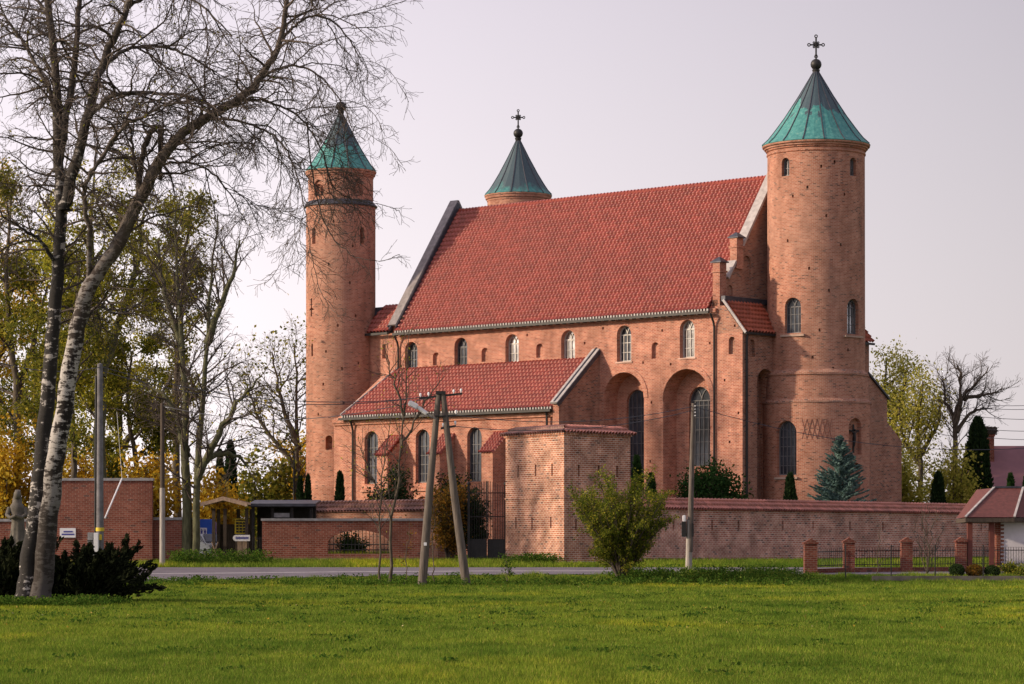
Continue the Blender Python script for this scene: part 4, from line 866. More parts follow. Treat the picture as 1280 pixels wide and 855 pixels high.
for px in (1057, 1114, 1169, 1229, 1292):
    d = 134.5; MB().tube([(X(px, d) - X(1114, d), 0, float(gz(d)) - .2), (X(px, d) - X(1114, d), 0, float(gz(d)) + 1.62)], .028, 8).build('post', M['iron'], mf)
m = MB(); xa, xb = X(1057, d) - X(1114, d), X(1292, d) - X(1114, d)
for z_ in (.15, .8, 1.5): m.tube([(xa, 0, float(gz(d)) + z_), (xb, 0, float(gz(d)) + z_)], .007, 4)
n = int((xb - xa) / .2)
for k in range(n):
    for s_ in (-1, 1): m.tube([(xa + k * .2, 0, float(gz(d)) + (.15 if s_ > 0 else 1.5)), (min(xb, xa + k * .2 + 1.35), 0, float(gz(d)) + (1.5 if s_ > 0 else .15))], .0016, 3)
m.build('wire_mesh', M['darkmetal'], mf)
kb = thing('retaining_kerb', 'low weathered concrete kerb in the grass under the mesh fence', 'kerb', (X(1090, 133.4), 133.4, float(gz(133.4))))
MB().box(0, 12, -.12, .12, -.3, .22).build('kerb_stone', M['polel2'], kb, bevel=.02)

# ------------------------------------------------------------------ vegetation builders
class Wood:
    def __init__(s): s.P = []
    def add(s, pts, rad): s.P.append((np.asarray(pts, float), np.asarray(rad, float)))
    def build(s, name, mat, parent, origin):
        grp = {}
        for p, r in s.P:
            n = 10 if r[0] > .12 else 6 if r[0] > .04 else 4 if r[0] > .018 else 3
            grp.setdefault((len(p), n), []).append((p, r))
        VV, FF, o = [], [], 0
        for (k, n), it in grp.items():
            P = np.stack([a for a, _ in it]) - np.asarray(origin); r = np.stack([b for _, b in it]); m = len(it)
            T = np.empty_like(P); T[:, 1:-1] = P[:, 2:] - P[:, :-2]; T[:, 0] = P[:, 1] - P[:, 0]; T[:, -1] = P[:, -1] - P[:, -2]
            T /= np.linalg.norm(T, axis=2, keepdims=True) + 1e-9
            ref = np.where(np.abs(T[:, :1, 2:3]) > .9, np.array([1., 0, 0]), np.array([0, 0, 1.])); ref = np.broadcast_to(ref, T.shape)
            u = np.cross(T, ref); u /= np.linalg.norm(u, axis=2, keepdims=True) + 1e-9; w = np.cross(T, u)
            a = np.arange(n) * 2 * np.pi / n
            v = P[:, :, None] + (u[:, :, None] * np.cos(a)[None, None, :, None] + w[:, :, None] * np.sin(a)[None, None, :, None]) * r[:, :, None, None]
            VV.append(v.reshape(-1, 3)); i, j, q = np.meshgrid(np.arange(m), np.arange(k - 1), np.arange(n), indexing='ij'); b = i * k * n + o
            q2 = (q + 1) % n
            FF.append(np.stack([b + j * n + q, b + j * n + q2, b + (j + 1) * n + q2, b + (j + 1) * n + q], -1).reshape(-1, 4)); o += m * k * n
        return np_mesh(name, np.concatenate(VV), np.concatenate(FF), mat, parent, True)
def smooth_path(pts, n):
    pts = np.asarray(pts, float); k = len(pts); t = np.linspace(0, k - 1, n); out = []
    for x in t:
        i = min(int(x), k - 2); f = x - i; p0, p1, p2, p3 = pts[max(i - 1, 0)], pts[i], pts[i + 1], pts[min(i + 2, k - 1)]
        out.append(.5 * (2 * p1 + (p2 - p0) * f + (2 * p0 - 5 * p1 + 4 * p2 - p3) * f * f + (3 * p1 - p0 - 3 * p2 + p3) * f ** 3))
    return np.array(out)
def wander(rg, p, d, ln, n, up, jit):
    pts = [np.array(p, float)]; d = np.array(d, float); st = ln / n
    for k in range(n):
        d = d + rg.normal(0, jit, 3) + np.array([0, 0, up]); d /= np.linalg.norm(d); pts.append(pts[-1] + d * st)
    return np.array(pts)
def spawn(wd_, rg, pts, rad, lv, tips, t0=.25):
    """lv: list of dicts, one per order of branching"""
    if not lv: return
    q = lv[0]; seg = np.linalg.norm(np.diff(pts, axis=0), axis=1); cum = np.concatenate([[0], np.cumsum(seg)]); L_ = cum[-1]
    s_ = L_ * t0 + rg.uniform(0, q['sp'])
    while s_ < L_:
        i = min(np.searchsorted(cum, s_) - 1, len(seg) - 1); i = max(i, 0); f = (s_ - cum[i]) / (seg[i] + 1e-9); p = pts[i] + (pts[i + 1] - pts[i]) * f
        r = rad[i] + (rad[i + 1] - rad[i]) * f; T = (pts[i + 1] - pts[i]) / (seg[i] + 1e-9)
        v = rg.normal(0, 1, 3); v[2] *= .7; v -= T * v.dot(T); v /= np.linalg.norm(v) + 1e-9; a = R(q['ang'] + rg.normal(0, 12))
        d = T * math.cos(a) + v * math.sin(a) + np.array([0, 0, q.get('lift', 0)]); d /= np.linalg.norm(d)
        ln = q['ln'] * rg.uniform(.55, 1.25) * (1 - q.get('tap', .55) * s_ / L_); n = q.get('n', 5)
        b = wander(rg, p, d, ln, n, q.get('up', 0), q.get('jit', .12)); r1 = min(r * .62, q.get('r', .05)); rr = np.linspace(r1, max(q.get('tip', .006), r1 * .2), n + 1)
        wd_.add(b, rr); tips.extend(b[-min(n, 4):]); spawn(wd_, rg, b, rr, lv[1:], tips, .18)
        s_ += q['sp'] * rg.uniform(.5, 1.5)
def leaves(name, rg, C, size, mat, parent, origin, up=0, asp=.6):
    n = len(C); a = rg.normal(0, 1, (n, 3)); a[:, 2] += up; a /= np.linalg.norm(a, axis=1, keepdims=True); b = np.cross(a, rg.normal(0, 1, (n, 3))); b /= np.linalg.norm(b, axis=1, keepdims=True) + 1e-9
    s_ = size * rg.uniform(.6, 1.35, (n, 1)); c = C - np.asarray(origin)
    V = np.stack([c - a * s_, c + b * s_ * asp, c + a * s_, c - b * s_ * asp], 1).reshape(-1, 3)
    return np_mesh(name, V, np.arange(4 * n).reshape(-1, 4), mat, parent)
def puff(rg, tips, n, sd_):
    t = np.asarray(tips); return t[rg.integers(0, len(t), n)] + rg.normal(0, 1, (n, 3)) * np.array(sd_)
def base(px, d, dz=0): return np.array([X(px, d), d, float(gz(d)) + dz])

# --- the two birches at the left
def birches():
    d = 86.0
    Q = lambda px, py, dd=0: W(px, py, d + dd)
    lv = [dict(sp=.225, ln=2.7, ang=58, n=9, r=.042, up=-.035, jit=.17, tip=.010, tap=.3), dict(sp=.17, ln=1.15, ang=52, n=6, r=.016, up=-.08, jit=.19, tip=.0068), dict(sp=.14, ln=.55, ang=48, n=4, r=.0088, up=-.08, jit=.22, tip=.006)]
    def tree(label, mat, limbs, seed, leafn, fine):
        rg = np.random.default_rng(seed); w = Wood(); tw_ = Wood(); tips = []
        o = limbs[0][0][0].copy(); o[2] = 0
        t = thing('birch_tree', label, 'tree', o)
        for k, (pts, r0, r1, t0) in enumerate(limbs):
            n = max(10, len(pts) * 6); p = smooth_path(pts, n); p[1:-1] += rg.normal(0, .018, (n - 2, 3)); r = np.linspace(r0, r1, n)
            if k == 0: r[:3] *= (1.45, 1.2, 1.06)
            w.add(p, r); spawn(tw_, rg, p, r, fine if r0 > .03 else fine[1:], tips, t0)
        w.build('trunk', mat, t, o); tw_.build('branches', M['twig'], t, o)
        if leafn: leaves('leaves', rg, puff(rg, tips, leafn, (.12, .12, .12)), .045, L['olive'], t, o)
        return t
    A = [([Q(30, 758), Q(38, 690), Q(47, 630), Q(57, 520), Q(66, 420), Q(74, 320), Q(75, 240), Q(71, 170), Q(70, 95), Q(60, -5), Q(54, -110)], .285, .085, .4),
         ([Q(72, 215), Q(80, 160), Q(92, 90), Q(98, 10), Q(103, -90)], .15, .05, .2),
         ([Q(80, 262, -.3), Q(92, 215, -.5), Q(108, 150, -.8), Q(128, 80, -1), Q(152, 25, -1.2), Q(172, -30, -1.4), Q(190, -110, -1.6)], .19, .05, .2),
         ([Q(71, 150), Q(60, 108, .5), Q(46, 85, 1), Q(32, 58, 1.5), Q(12, 30, 2), Q(-10, 5, 2.4)], .08, .03, .15),
         ([Q(70, 330), Q(50, 300, -.6), Q(25, 285, -1), Q(-5, 262, -1.5)], .07, .02, .2),
         ([Q(110, 150, -.8), Q(135, 122, -1.4), Q(165, 116, -1.8), Q(200, 117, -2.2), Q(240, 122, -2.6), Q(268, 136, -3), Q(285, 160, -3.2)], .08, .02, .2),
         ([Q(130, 80, -1), Q(160, 62, -.2), Q(200, 58, .6), Q(240, 72, 1.2), Q(275, 98, 1.6)], .07, .02, .2),
         ([Q(62, 20), Q(40, -5, .5), Q(15, -20, .8)], .06, .03, .1), ([Q(160, 10, -1.2), Q(205, -15, -1.5), Q(250, 5, -2), Q(290, 45, -2.3)], .06, .02, .1)]
    B = [([Q(50, 760, -.2), Q(56, 700, -.3), Q(64, 620, -.5), Q(78, 520, -.8), Q(93, 430, -1), Q(110, 362, -1.1), Q(143, 312, -1.2), Q(170, 258, -1.4), Q(194, 212, -1.6), Q(220, 175, -1.8), Q(260, 146, -2), Q(303, 122, -2.3), Q(331, 90, -2.6), Q(350, 52, -2.9), Q(359, 0, -3.1), Q(366, -60, -3.2)], .315, .05, .5),
         ([Q(349, 55, -2.9), Q(366, 34, -2.6), Q(390, 20, -2.3), Q(415, 26, -2), Q(436, 48, -1.8), Q(452, 78, -1.6)], .05, .014, .1),
         ([Q(330, 95, -2.6), Q(362, 82, -3), Q(395, 92, -3.4), Q(422, 120, -3.6), Q(440, 160, -3.8)], .045, .012, .1),
         ([Q(300, 124, -2.3), Q(340, 128, -2), Q(380, 152, -1.6), Q(405, 195, -1.4), Q(412, 240, -1.3)], .045, .012, .15),
         ([Q(258, 148, -2), Q(300, 152, -2.6), Q(345, 172, -3), Q(370, 215, -3.2), Q(384, 275, -3.3)], .05, .012, .15),
         ([Q(405, 195, -1.4), Q(418, 235, -1.3), Q(445, 250, -1.2), Q(478, 256, -1.1), Q(500, 264, -1.0)], .02, .008, .2),
         ([Q(384, 152, -1.6), Q(392, 230, -1.9), Q(412, 290, -2), Q(440, 318, -2.1), Q(475, 326, -2.2), Q(500, 318, -2.2)], .024, .008, .35),
         ([Q(384, 275, -3.3), Q(392, 330, -3.3), Q(404, 372, -3.2), Q(428, 400, -3.1)], .016, .007, .2),
         ([Q(110, 362, -1.1), Q(112, 300, -1.4), Q(106, 235, -1.9), Q(128, 195, -2.2), Q(154, 160, -2.5), Q(176, 148, -2.7), Q(205, 132, -2.9), Q(240, 130, -3.1), Q(272, 148, -3.3)], .085, .025, .3),
         ([Q(172, 252, -1.4), Q(176, 205, -1.1), Q(186, 170, -1), Q(197, 158, -.9), Q(201, 172, -.9), Q(200, 225, -.9)], .10, .07, .5),
         ([Q(174, 235, -1.4), Q(168, 205, -1.6), Q(164, 170, -1.7), Q(158, 148, -1.8)], .06, .03, .4),
         ([Q(96, 420, -1), Q(120, 385, -.4), Q(150, 392, .2), Q(185, 372, .6)], .07, .02, .25),
         ([Q(200, 205, -1.6), Q(245, 205, -1.2), Q(280, 232, -.8), Q(308, 280, -.5)], .045, .012, .2)]
    tree('tall dark-barked birch trunk, more upright of the two in the left foreground', M['birchd'], A, 5, 900, lv)
    tree('white-barked birch leaning right with a long arching bare limb, left foreground', M['birch'], B, 8, 0, lv)
    # a twiggy low branch reaching in front of the slender tower
    return
birches()

def crown_tree(name, label, px, d, top, trunk_pts, r0, lv, leafn, lsize, lmat, seed, sd_=(.35, .35, .3), group=None, bark='bark', twigs='twig', cat='tree', t0=.3, r1=.05, lname='crown'):
    rg = np.random.default_rng(seed); o = base(px, d); t = thing(name, label, cat, o, 0, group); w = Wood(); b = Wood(); tips = []
    for k, tp in enumerate(trunk_pts):
        p = smooth_path([W(x, y, d + dd) if y is not None else o for x, y, dd in tp], 14); p[1:-1] += rg.normal(0, .05, (12, 3)); r = np.linspace(r0 * (1 if k == 0 else .75), r1, 14)
        if k == 0: p[0, 2] -= .3; r[0] *= 1.3
        w.add(p, r); spawn(b, rg, p, r, lv, tips, t0 if k == 0 else .15)
    w.build('trunk', M[bark], t, o); b.build('branches', M[twigs], t, o)
    if leafn: leaves(lname, rg, puff(rg, tips, leafn, sd_), lsize, L[lmat], t, o)
    return t
LV = [dict(sp=.7, ln=4.6, ang=52, n=7, r=.09, up=.02, jit=.12, tip=.015, tap=.5), dict(sp=.6, ln=1.9, ang=48, n=5, r=.03, up=0, jit=.16, tip=.010), dict(sp=.5, ln=.9, ang=45, n=3, r=.014, up=0, jit=.2, tip=.008)]
GL = 'yellowing trees behind the tall red wall'
crown_tree('autumn_tree', 'big olive-yellow tree with dark mossy trunk behind the concrete pole', 121, 160, 200, [[(121, None, 0), (124, 560, 0), (126, 470, .5), (120, 380, 1), (112, 290, 1), (118, 215, 1)], [(126, 470, .5), (150, 400, 1), (172, 330, 2), (180, 265, 2)], [(124, 430, .5), (95, 360, -1), (70, 300, -2)]], .42, LV, 19000, .095, 'ygreen', 21, (.28, .28, .24), GL, 'barkg')
crown_tree('autumn_tree', 'olive tree with two thin dark stems seen left of the birch trunks', 20, 166, 200, [[(20, None, 0), (22, 540, 0), (15, 430, 0), (8, 330, 0), (14, 240, 0)], [(20, 500, 0), (45, 420, 1), (60, 350, 1)]], .3, LV, 15000, .10, 'olive', 22, (.3, .3, .26), GL, 'bark')
crown_tree('autumn_tree', 'leaning slim tree with thin olive leaves directly behind the birches', 88, 157, 300, [[(88, None, 0), (92, 580, 0), (90, 480, 0), (98, 400, 0), (96, 320, 1)]], .2, LV, 9000, .095, 'olive', 23, (.28, .28, .28), GL, 'bark')
crown_tree('autumn_tree', 'taller yellow-green tree top showing left of the bare twin-stemmed tree', 222, 178, 230, [[(222, None, 0), (220, 520, 0), (226, 400, 0), (232, 320, 0), (238, 250, 0)], [(226, 430, 0), (205, 360, 1), (198, 300, 1)]], .28, [dict(LV[0], ln=3.2), LV[1], LV[2]], 15000, .10, 'olive', 24, (.26, .26, .26), GL, 'bark')
crown_tree('autumn_tree', 'dark green leafy tree hanging over the right end of the tall red wall', 172, 168, 420, [[(172, None, 0), (170, 590, 0), (160, 510, 0), (165, 440, 0)]], .22, [dict(LV[0], ln=3.4, ang=65), LV[1], LV[2]], 13000, .10, 'olive', 25, (.28, .28, .25), GL, 'bark')
crown_tree('autumn_tree', 'broad golden-olive tree filling the far left edge above the statue', -25, 172, 230, [[(-25, None, 0), (-20, 540, 0), (-15, 420, 0), (-10, 320, 0), (-12, 250, 0)], [(-18, 480, 0), (12, 420, 0), (30, 370, 0)]], .3, LV, 12000, .10, 'yellow', 26, (.3, .3, .26), GL, 'bark')
crown_tree('autumn_tree', 'yellow tree whose low crown fills the gap between concrete pole and bare trunks', 150, 186, 380, [[(150, None, 0), (152, 580, 0), (150, 500, 0), (156, 420, 0)], [(151, 540, 0), (128, 480, 0), (118, 430, 0)], [(152, 560, 0), (185, 510, 0), (196, 450, 0)]], .3, LV, 12000, .10, 'ygreen', 27, (.3, .3, .26), GL, 'bark')
crown_tree('autumn_tree', 'olive tree low behind the left wall between the two birch trunks and pole', 62, 180, 360, [[(62, None, 0), (60, 580, 0), (58, 500, 0), (64, 420, 0)], [(60, 560, 0), (35, 510, 0), (25, 450, 0)], [(60, 560, 0), (85, 500, 0), (92, 440, 0)]], .3, LV, 13000, .10, 'olive', 28, (.3, .3, .26), GL, 'bark')
def bush(name, label, px, d, top, wpx, n, size, lmat, seed, group=None, zlow=.1, up=.2, stems=9, cat='bush', dz=0, lv=None, fan=1.0, sd_=.14):
    rg = np.random.default_rng(seed); o = base(px, d, dz); t = thing(name, label, cat, o, 0, group); w = Wood(); tips = []
    h = Z(top, d) - o[2]; hw = wpx / 2 / F * d
    for k in range(stems):
        a = 2 * math.pi * (k + rg.uniform(0, .6)) / stems; f_ = rg.uniform(.15, 1) ** .6
        e = o + np.array([hw * f_ * math.cos(a) * .9, hw * f_ * math.sin(a) * .9, h * (1 - .45 * fan * f_ * f_) * rg.uniform(.72, 1.0)])
        m = o + (e - o) * .45; m[2] = o[2] + (e[2] - o[2]) * (.55 if fan else .4)
        p = smooth_path([o + rg.normal(0, .05, 3) * [1, 1, 0], m, e], 7); r = np.linspace(.03 + h * .006, .012, 7); w.add(p, r)
        spawn(w, rg, p, r, lv or [dict(sp=h * .07, ln=h * .26, ang=42, n=4, r=.02, up=.05, jit=.15, tip=.008), dict(sp=h * .05, ln=h * .12, ang=42, n=3, r=.01, up=.04, jit=.18, tip=.006)], tips, zlow)
    w.build('stems', M['twig'], t, o); leaves('foliage', rg, puff(rg, tips, n, (sd_, sd_, sd_)), size, L[lmat], t, o, up); return t
GY = 'golden undergrowth behind the red walls'
bush('golden_bush', 'golden leafy bush above the low wall behind the statue', 8, 160, 505, 110, 7000, .13, 'yellow', 31, GY, sd_=.3)
bush('golden_bush', 'golden bush glowing between the wall and the slim wooden pole', 190, 163, 555, 90, 5500, .13, 'yellow', 32, GY, sd_=.28)
bush('golden_bush', 'low golden bush seen above the tall wall between birch and concrete pole', 92, 165, 540, 90, 5000, .13, 'yellow', 33, GY, sd_=.3)
bush('golden_bush', 'golden bush behind the blue portable toilet and shelter roof', 272, 175, 585, 70, 5000, .14, 'yellow', 34, GY, sd_=.3)
bush('olive_bush', 'pale olive bush filling the gap between the shelter and the slender tower', 330, 205, 552, 90, 6000, .16, 'olive', 35, None, sd_=.4)
bush('golden_bush', 'narrow golden poplar tight against the left edge of the slender tower', 374, 215, 545, 34, 5000, .15, 'yellow', 36, None, sd_=.35, fan=.2)
bush('golden_bush', 'orange-gold bush low between the dark conifers and the slender tower', 352, 212, 590, 44, 3000, .15, 'yellow', 37, GY, sd_=.35)
LB = [dict(sp=.42, ln=3.6, ang=45, n=8, r=.06, up=.03, jit=.12, tip=.013, tap=.4), dict(sp=.3, ln=1.8, ang=42, n=6, r=.026, up=.02, jit=.15, tip=.009), dict(sp=.24, ln=.85, ang=42, n=4, r=.013, up=.0, jit=.18, tip=.008)]
crown_tree('bare_tree', 'bare twin-stemmed tree with mossy trunks by the blue toilet', 236, 153, 250, [[(234, None, 0), (233, 610, 0), (231, 520, 0), (226, 420, 0), (221, 340, 0), (219, 262, 0)], [(244, 700, -.2), (246, 610, -.3), (252, 520, -.3), (259, 420, -.3), (266, 340, -.3), (272, 268, -.3)], [(233, 570, 0), (222, 525, .4), (203, 492, .8), (175, 480, 1)], [(258, 430, -.3), (285, 360, -.8), (300, 300, -1)], [(246, 600, -.3), (275, 540, -.9), (300, 500, -1.3), (328, 470, -1.6)], [(228, 440, 0), (205, 360, .6), (195, 300, 1)], [(247, 580, -.3), (285, 565, 1), (310, 585, 1.5)]], .30, LB, 500, .08, 'ygreen', 41, (.3, .3, .3), None, 'barkg', 'twig', 'tree', .3, .03, 'leaves')
crown_tree('bare_tree', 'thin bare tree with a few yellow leaves just left of the slender tower', 378, 205, 430, [[(376, None, 0), (372, 600, 0), (371, 520, 0), (368, 430, 0)], [(374, 590, 0), (350, 560, 0), (322, 520, 0), (305, 470, 0)], [(373, 560, 0), (352, 500, 0), (340, 440, 0)]], .3, [dict(LB[0], ln=3.6), LB[1], LB[2]], 1200, .13, 'olive', 42, (.5, .5, .5), None, 'bark', 'twig', 'tree', .3, .03, 'leaves')
crown_tree('bare_tree', 'bare dark tree with a rounded fan of branches right of the yellow trees', 1196, 208, 450, [[(1196, None, 0), (1194, 600, 0), (1194, 520, 0), (1203, 500, 0), (1220, 478, 0), (1236, 458, 0)], [(1194, 540, 0), (1200, 500, -.5), (1200, 470, -.6), (1196, 455, -.6)], [(1194, 530, 0), (1182, 500, .5), (1178, 470, .5)], [(1204, 498, 0), (1228, 494, .5), (1252, 488, 1)], [(1196, 540, 0), (1215, 515, 0), (1240, 510, 0)]], .24, [dict(sp=.34, ln=2.6, ang=48, n=7, r=.042, up=.09, jit=.12, tip=.014, tap=.4), dict(sp=.24, ln=1.4, ang=40, n=5, r=.020, up=.07, jit=.14, tip=.011), dict(sp=.24, ln=.7, ang=38, n=3, r=.012, up=.03, jit=.15, tip=.009)], 0, .1, 'olive', 43, bark='bark', t0=.35, r1=.03)
GR = 'yellow-green trees right of the church'
L2 = [dict(sp=.6, ln=3.4, ang=50, n=6, r=.07, up=.05, jit=.12, tip=.015, tap=.5), dict(sp=.5, ln=1.5, ang=45, n=4, r=.03, up=.02, jit=.16, tip=.011)]
crown_tree('autumn_tree', 'tall yellow-green tree close to the right-hand buttress of the church', 1106, 222, 445, [[(1106, None, 0), (1108, 590, 0), (1106, 520, 0), (1108, 450, 0)], [(1107, 560, 0), (1126, 500, 0), (1132, 462, 0)]], .26, L2, 7000, .105, 'lime', 51, (.5, .5, .45), GR, 'bark')
crown_tree('autumn_tree', 'brighter yellow tree between the church and the bare fan-shaped tree', 1150, 216, 470, [[(1150, None, 0), (1150, 590, 0), (1148, 530, 0), (1154, 478, 0)], [(1150, 570, 0), (1172, 530, 0), (1176, 490, 0)], [(1150, 580, 0), (1128, 545, 0), (1124, 500, 0)]], .26, L2, 7000, .105, 'lime', 52, (.5, .5, .45), GR, 'bark')
bush('golden_bush', 'low bright yellow foliage just above the tiled wall right of the church', 1125, 205, 545, 80, 7000, .13, 'lime', 53, None, sd_=.4)
bush('olive_bush', 'green-yellow low foliage behind the wide dark thuja by the tiled wall', 1192, 200, 548, 60, 5000, .13, 'lime', 54, None, sd_=.4)

def conifer(name, label, px, d, top, wpx, n, lmat, seed, group=None, low=0.0, shape='column', size=.10, dz=0):
    """evergreen column: trunk plus upright sprays through the outer shell"""
    rg = np.random.default_rng(seed); o = base(px, d, dz); t = thing(name, label, 'conifer', o, 0, group); h = Z(top, d) - o[2]; hw = wpx / 2 / F * d
    MB().tube([(0, 0, -.2), (0, 0, h * .5), (0, 0, h * .93)], [max(.05, hw * .12), hw * .08, .02], 8).build('trunk', M['bark'], t)
    f_ = rg.uniform(0, 1, n) ** (1.25 if shape == 'cone' else 1.0); zz = f_ * h
    env = hw * (np.clip(1 - f_, 0, 1) ** (.95 if shape == 'cone' else .42)) * np.clip((f_ + .02) / .10, .55, 1)
    a = rg.uniform(0, 2 * np.pi, n); rr = env * (rg.uniform(.25, 1, n) ** .45) * (1 + .13 * np.sin(3 * a + 7 * f_ + seed) + .08 * np.sin(7 * a - 13 * f_))
    C = np.stack([rr * np.cos(a), rr * np.sin(a), zz], 1)
    ax = np.stack([np.cos(a) * .55, np.sin(a) * .55, np.ones(n) * (1.0 if shape == 'column' else .2)], 1) + rg.normal(0, .3, (n, 3)); ax /= np.linalg.norm(ax, axis=1, keepdims=True)
    b = np.cross(ax, rg.normal(0, 1, (n, 3))); b /= np.linalg.norm(b, axis=1, keepdims=True); s_ = size * rg.uniform(.7, 1.5, (n, 1))
    V = np.stack([C - ax * s_, C + b * s_ * .5, C + ax * s_ * 1.2, C - b * s_ * .5], 1).reshape(-1, 3)
    np_mesh('crown', V, np.arange(4 * n).reshape(-1, 4), L[lmat], t); return t
GT = 'clipped thujas behind the walls'
conifer('thuja', 'left one of the two small dark thujas at the foot of the slender tower', 375.5, 177, 596, 14, 2600, 'dark', 61, GT)
conifer('thuja', 'right one of the two small dark thujas at the foot of the slender tower', 385, 177.5, 594, 14, 2600, 'dark', 62, GT)
conifer('thuja', 'single small conical thuja in front of the slender tower', 425, 176, 590, 19, 3000, 'dark', 63, GT)
conifer('thuja', 'tall dark columnar conifer behind the shelter roof', 288, 192, 551, 26, 5000, 'dark', 64, None)
conifer('thuja', 'shorter dark conifer tucked left of the taller one behind the shelter', 275, 194, 562, 20, 3500, 'dark', 65, None)
conifer('thuja', 'dark slim thuja between bastion and yellow-green shrub, taller of the pair', 796, 166, 570, 24, 3500, 'thuja', 66, None)
conifer('thuja', 'short rounded thuja right of its taller neighbour behind the roadside shrub', 814, 165.5, 592, 24, 2800, 'thuja', 67, None)
conifer('thuja', 'small dark oval thuja between tower window and blue spruce', 988, 171, 592, 26, 3500, 'dark', 68, GT)
conifer('thuja', 'dark wide thuja standing behind the yard wall before the yellow trees', 1173, 190, 590, 30, 4000, 'dark', 69, None)
conifer('thuja', 'tall broad dark conifer with yellow leaves around it before the plum roof', 1222, 202, 522, 52, 8000, 'dark', 70, None, size=.13)
conifer('thuja', 'small green pointed thuja above the porch roof ridge', 1263, 180, 592, 20, 2500, 'thuja', 71, None)
conifer('thuja', 'small green thuja cut by the right edge of the picture', 1283, 180, 594, 20, 2500, 'thuja', 72, None)
bush('evergreen_bush', 'broad dark green bush behind the wall in front of the arched window', 893, 167, 572, 92, 20000, .10, 'thuja', 73, None, sd_=.28, stems=24)
bush('evergreen_bush', 'dark evergreen bush growing beside the first aisle buttress', 492, 172, 576, 52, 9000, .09, 'dark', 74, None, sd_=.26, stems=14)
bush('evergreen_bush', 'dark evergreen bush behind the A-shaped pole at the aisle wall', 566, 170, 580, 54, 8000, .09, 'dark', 75, None, sd_=.26, stems=14)
bush('ivy_bush', 'orange and brown ivy mass covering the wall end left of the iron gate', 560, 157.8, 606, 52, 8000, .07, 'ivy', 76, None, sd_=.16, stems=14, fan=.2)
bush('evergreen_bush', 'rounded dark green bush standing right against the iron gate', 593, 158.6, 616, 34, 4500, .07, 'dark', 77, None, sd_=.14, stems=10, fan=.3)
bush('evergreen_bush', 'small dark bush seen through the bars of the arched wall opening', 440, 160, 664, 44, 2500, .07, 'box', 78, None, sd_=.15)
# blue spruce
def spruce(px, d, top, wpx):
    rg = np.random.default_rng(9); o = base(px, d); t = thing('blue_spruce', 'blue-green spruce with spreading lower boughs in front of the large tower', 'conifer', o); h = Z(top, d) - o[2]; hw = wpx / 2 / F * d
    w = Wood(); w.add(np.array([o, o + [0, 0, h * .5], o + [0, 0, h]]), np.array([.14, .08, .015])); C = []; A = []
    for k in range(330):
        f_ = (k + rg.uniform(0, 1)) / 330; ln = hw * (1 - f_) ** .85 * rg.uniform(.75, 1.12) + .12; a = rg.uniform(0, 2 * math.pi)
        b = wander(rg, o + [0, 0, h * f_], [math.cos(a), math.sin(a), .02 + .5 * f_], ln, 6, .03, .05); w.add(b, np.linspace(.03, .01, 7))
        for j in range(int(30 + 70 * ln)):
            s_ = rg.uniform(.12, 1); i = min(int(s_ * 6), 5); p = b[i] + (b[i + 1] - b[i]) * (s_ * 6 - i); side = rg.normal(0, 1, 3) * [.22, .22, .07] * ln * .32 * (1.15 - s_)
            C.append(p + side); A.append((b[i + 1] - b[i]) / np.linalg.norm(b[i + 1] - b[i]) + rg.normal(0, .5, 3))
    w.build('trunk', M['bark'], t, o); C = np.array(C) - o; A = np.array(A); A /= np.linalg.norm(A, axis=1, keepdims=True); n = len(C)
    b = np.cross(A, rg.normal(0, 1, (n, 3))); b /= np.linalg.norm(b, axis=1, keepdims=True); s_ = .085 * rg.uniform(.7, 1.4, (n, 1))
    np_mesh('crown', np.stack([C - A * s_, C + b * s_ * .4, C + A * s_, C - b * s_ * .4], 1).reshape(-1, 3), np.arange(4 * n).reshape(-1, 4), L['spruce'], t)
spruce(1050, 177, 546, 132)
# roadside shrub, saplings, clipped balls
LS = [dict(sp=.28, ln=1.3, ang=24, n=6, r=.02, up=.03, jit=.11, tip=.008), dict(sp=.2, ln=.65, ang=26, n=5, r=.01, up=.0, jit=.14, tip=.005)]
bush('roadside_shrub', 'large yellow-green willow-like shrub at the roadside in front of the bastion corner', 776, 132.0, 580, 156, 42000, .050, 'shrub', 81, None, .10, .6, 44, 'shrub', 0, LS, .85, .07)
LP = [dict(sp=.26, ln=1.9, ang=38, n=7, r=.022, up=.05, jit=.13, tip=.008), dict(sp=.2, ln=.8, ang=40, n=4, r=.010, up=.02, jit=.16, tip=.006)]
GS = 'thin bare saplings left of the A-shaped pole'
crown_tree('sapling', 'forked bare sapling, tallest of the thin stems left of the A-shaped pole', 486, 129, 400, [[(486, None, 0), (492, 640, 0), (501, 570, 0), (508, 480, 0), (511, 415, 0)], [(503, 560, 0), (530, 505, .3), (556, 470, .5)], [(505, 520, 0), (490, 470, 0), (480, 430, 0)]], .085, LP, 150, .05, 'ygreen', 82, (.15, .15, .15), GS, 'bark', 'twig', 'sapling', .25, .012, 'leaves')
crown_tree('sapling', 'shorter leaning bare sapling at the left of the thin stems', 476, 129.3, 480, [[(477, None, 0), (475, 640, 0), (481, 570, 0), (492, 500, 0)], [(476, 620, 0), (455, 575, 0), (440, 540, 0)]], .06, LP, 100, .05, 'ygreen', 83, (.15, .15, .15), GS, 'bark', 'twig', 'sapling', .3, .01, 'leaves')
crown_tree('sapling', 'knee-high spindly sapling between the bare stems and the A-shaped pole', 507, 128.6, 630, [[(507, None, 0), (508, 690, 0), (512, 650, 0)]], .025, [dict(sp=.2, ln=.6, ang=40, n=4, r=.01, up=.04, jit=.12, tip=.006)], 60, .05, 'ivy', 84, (.1, .1, .1), GS, 'bark', 'twig', 'sapling', .3, .008, 'leaves')
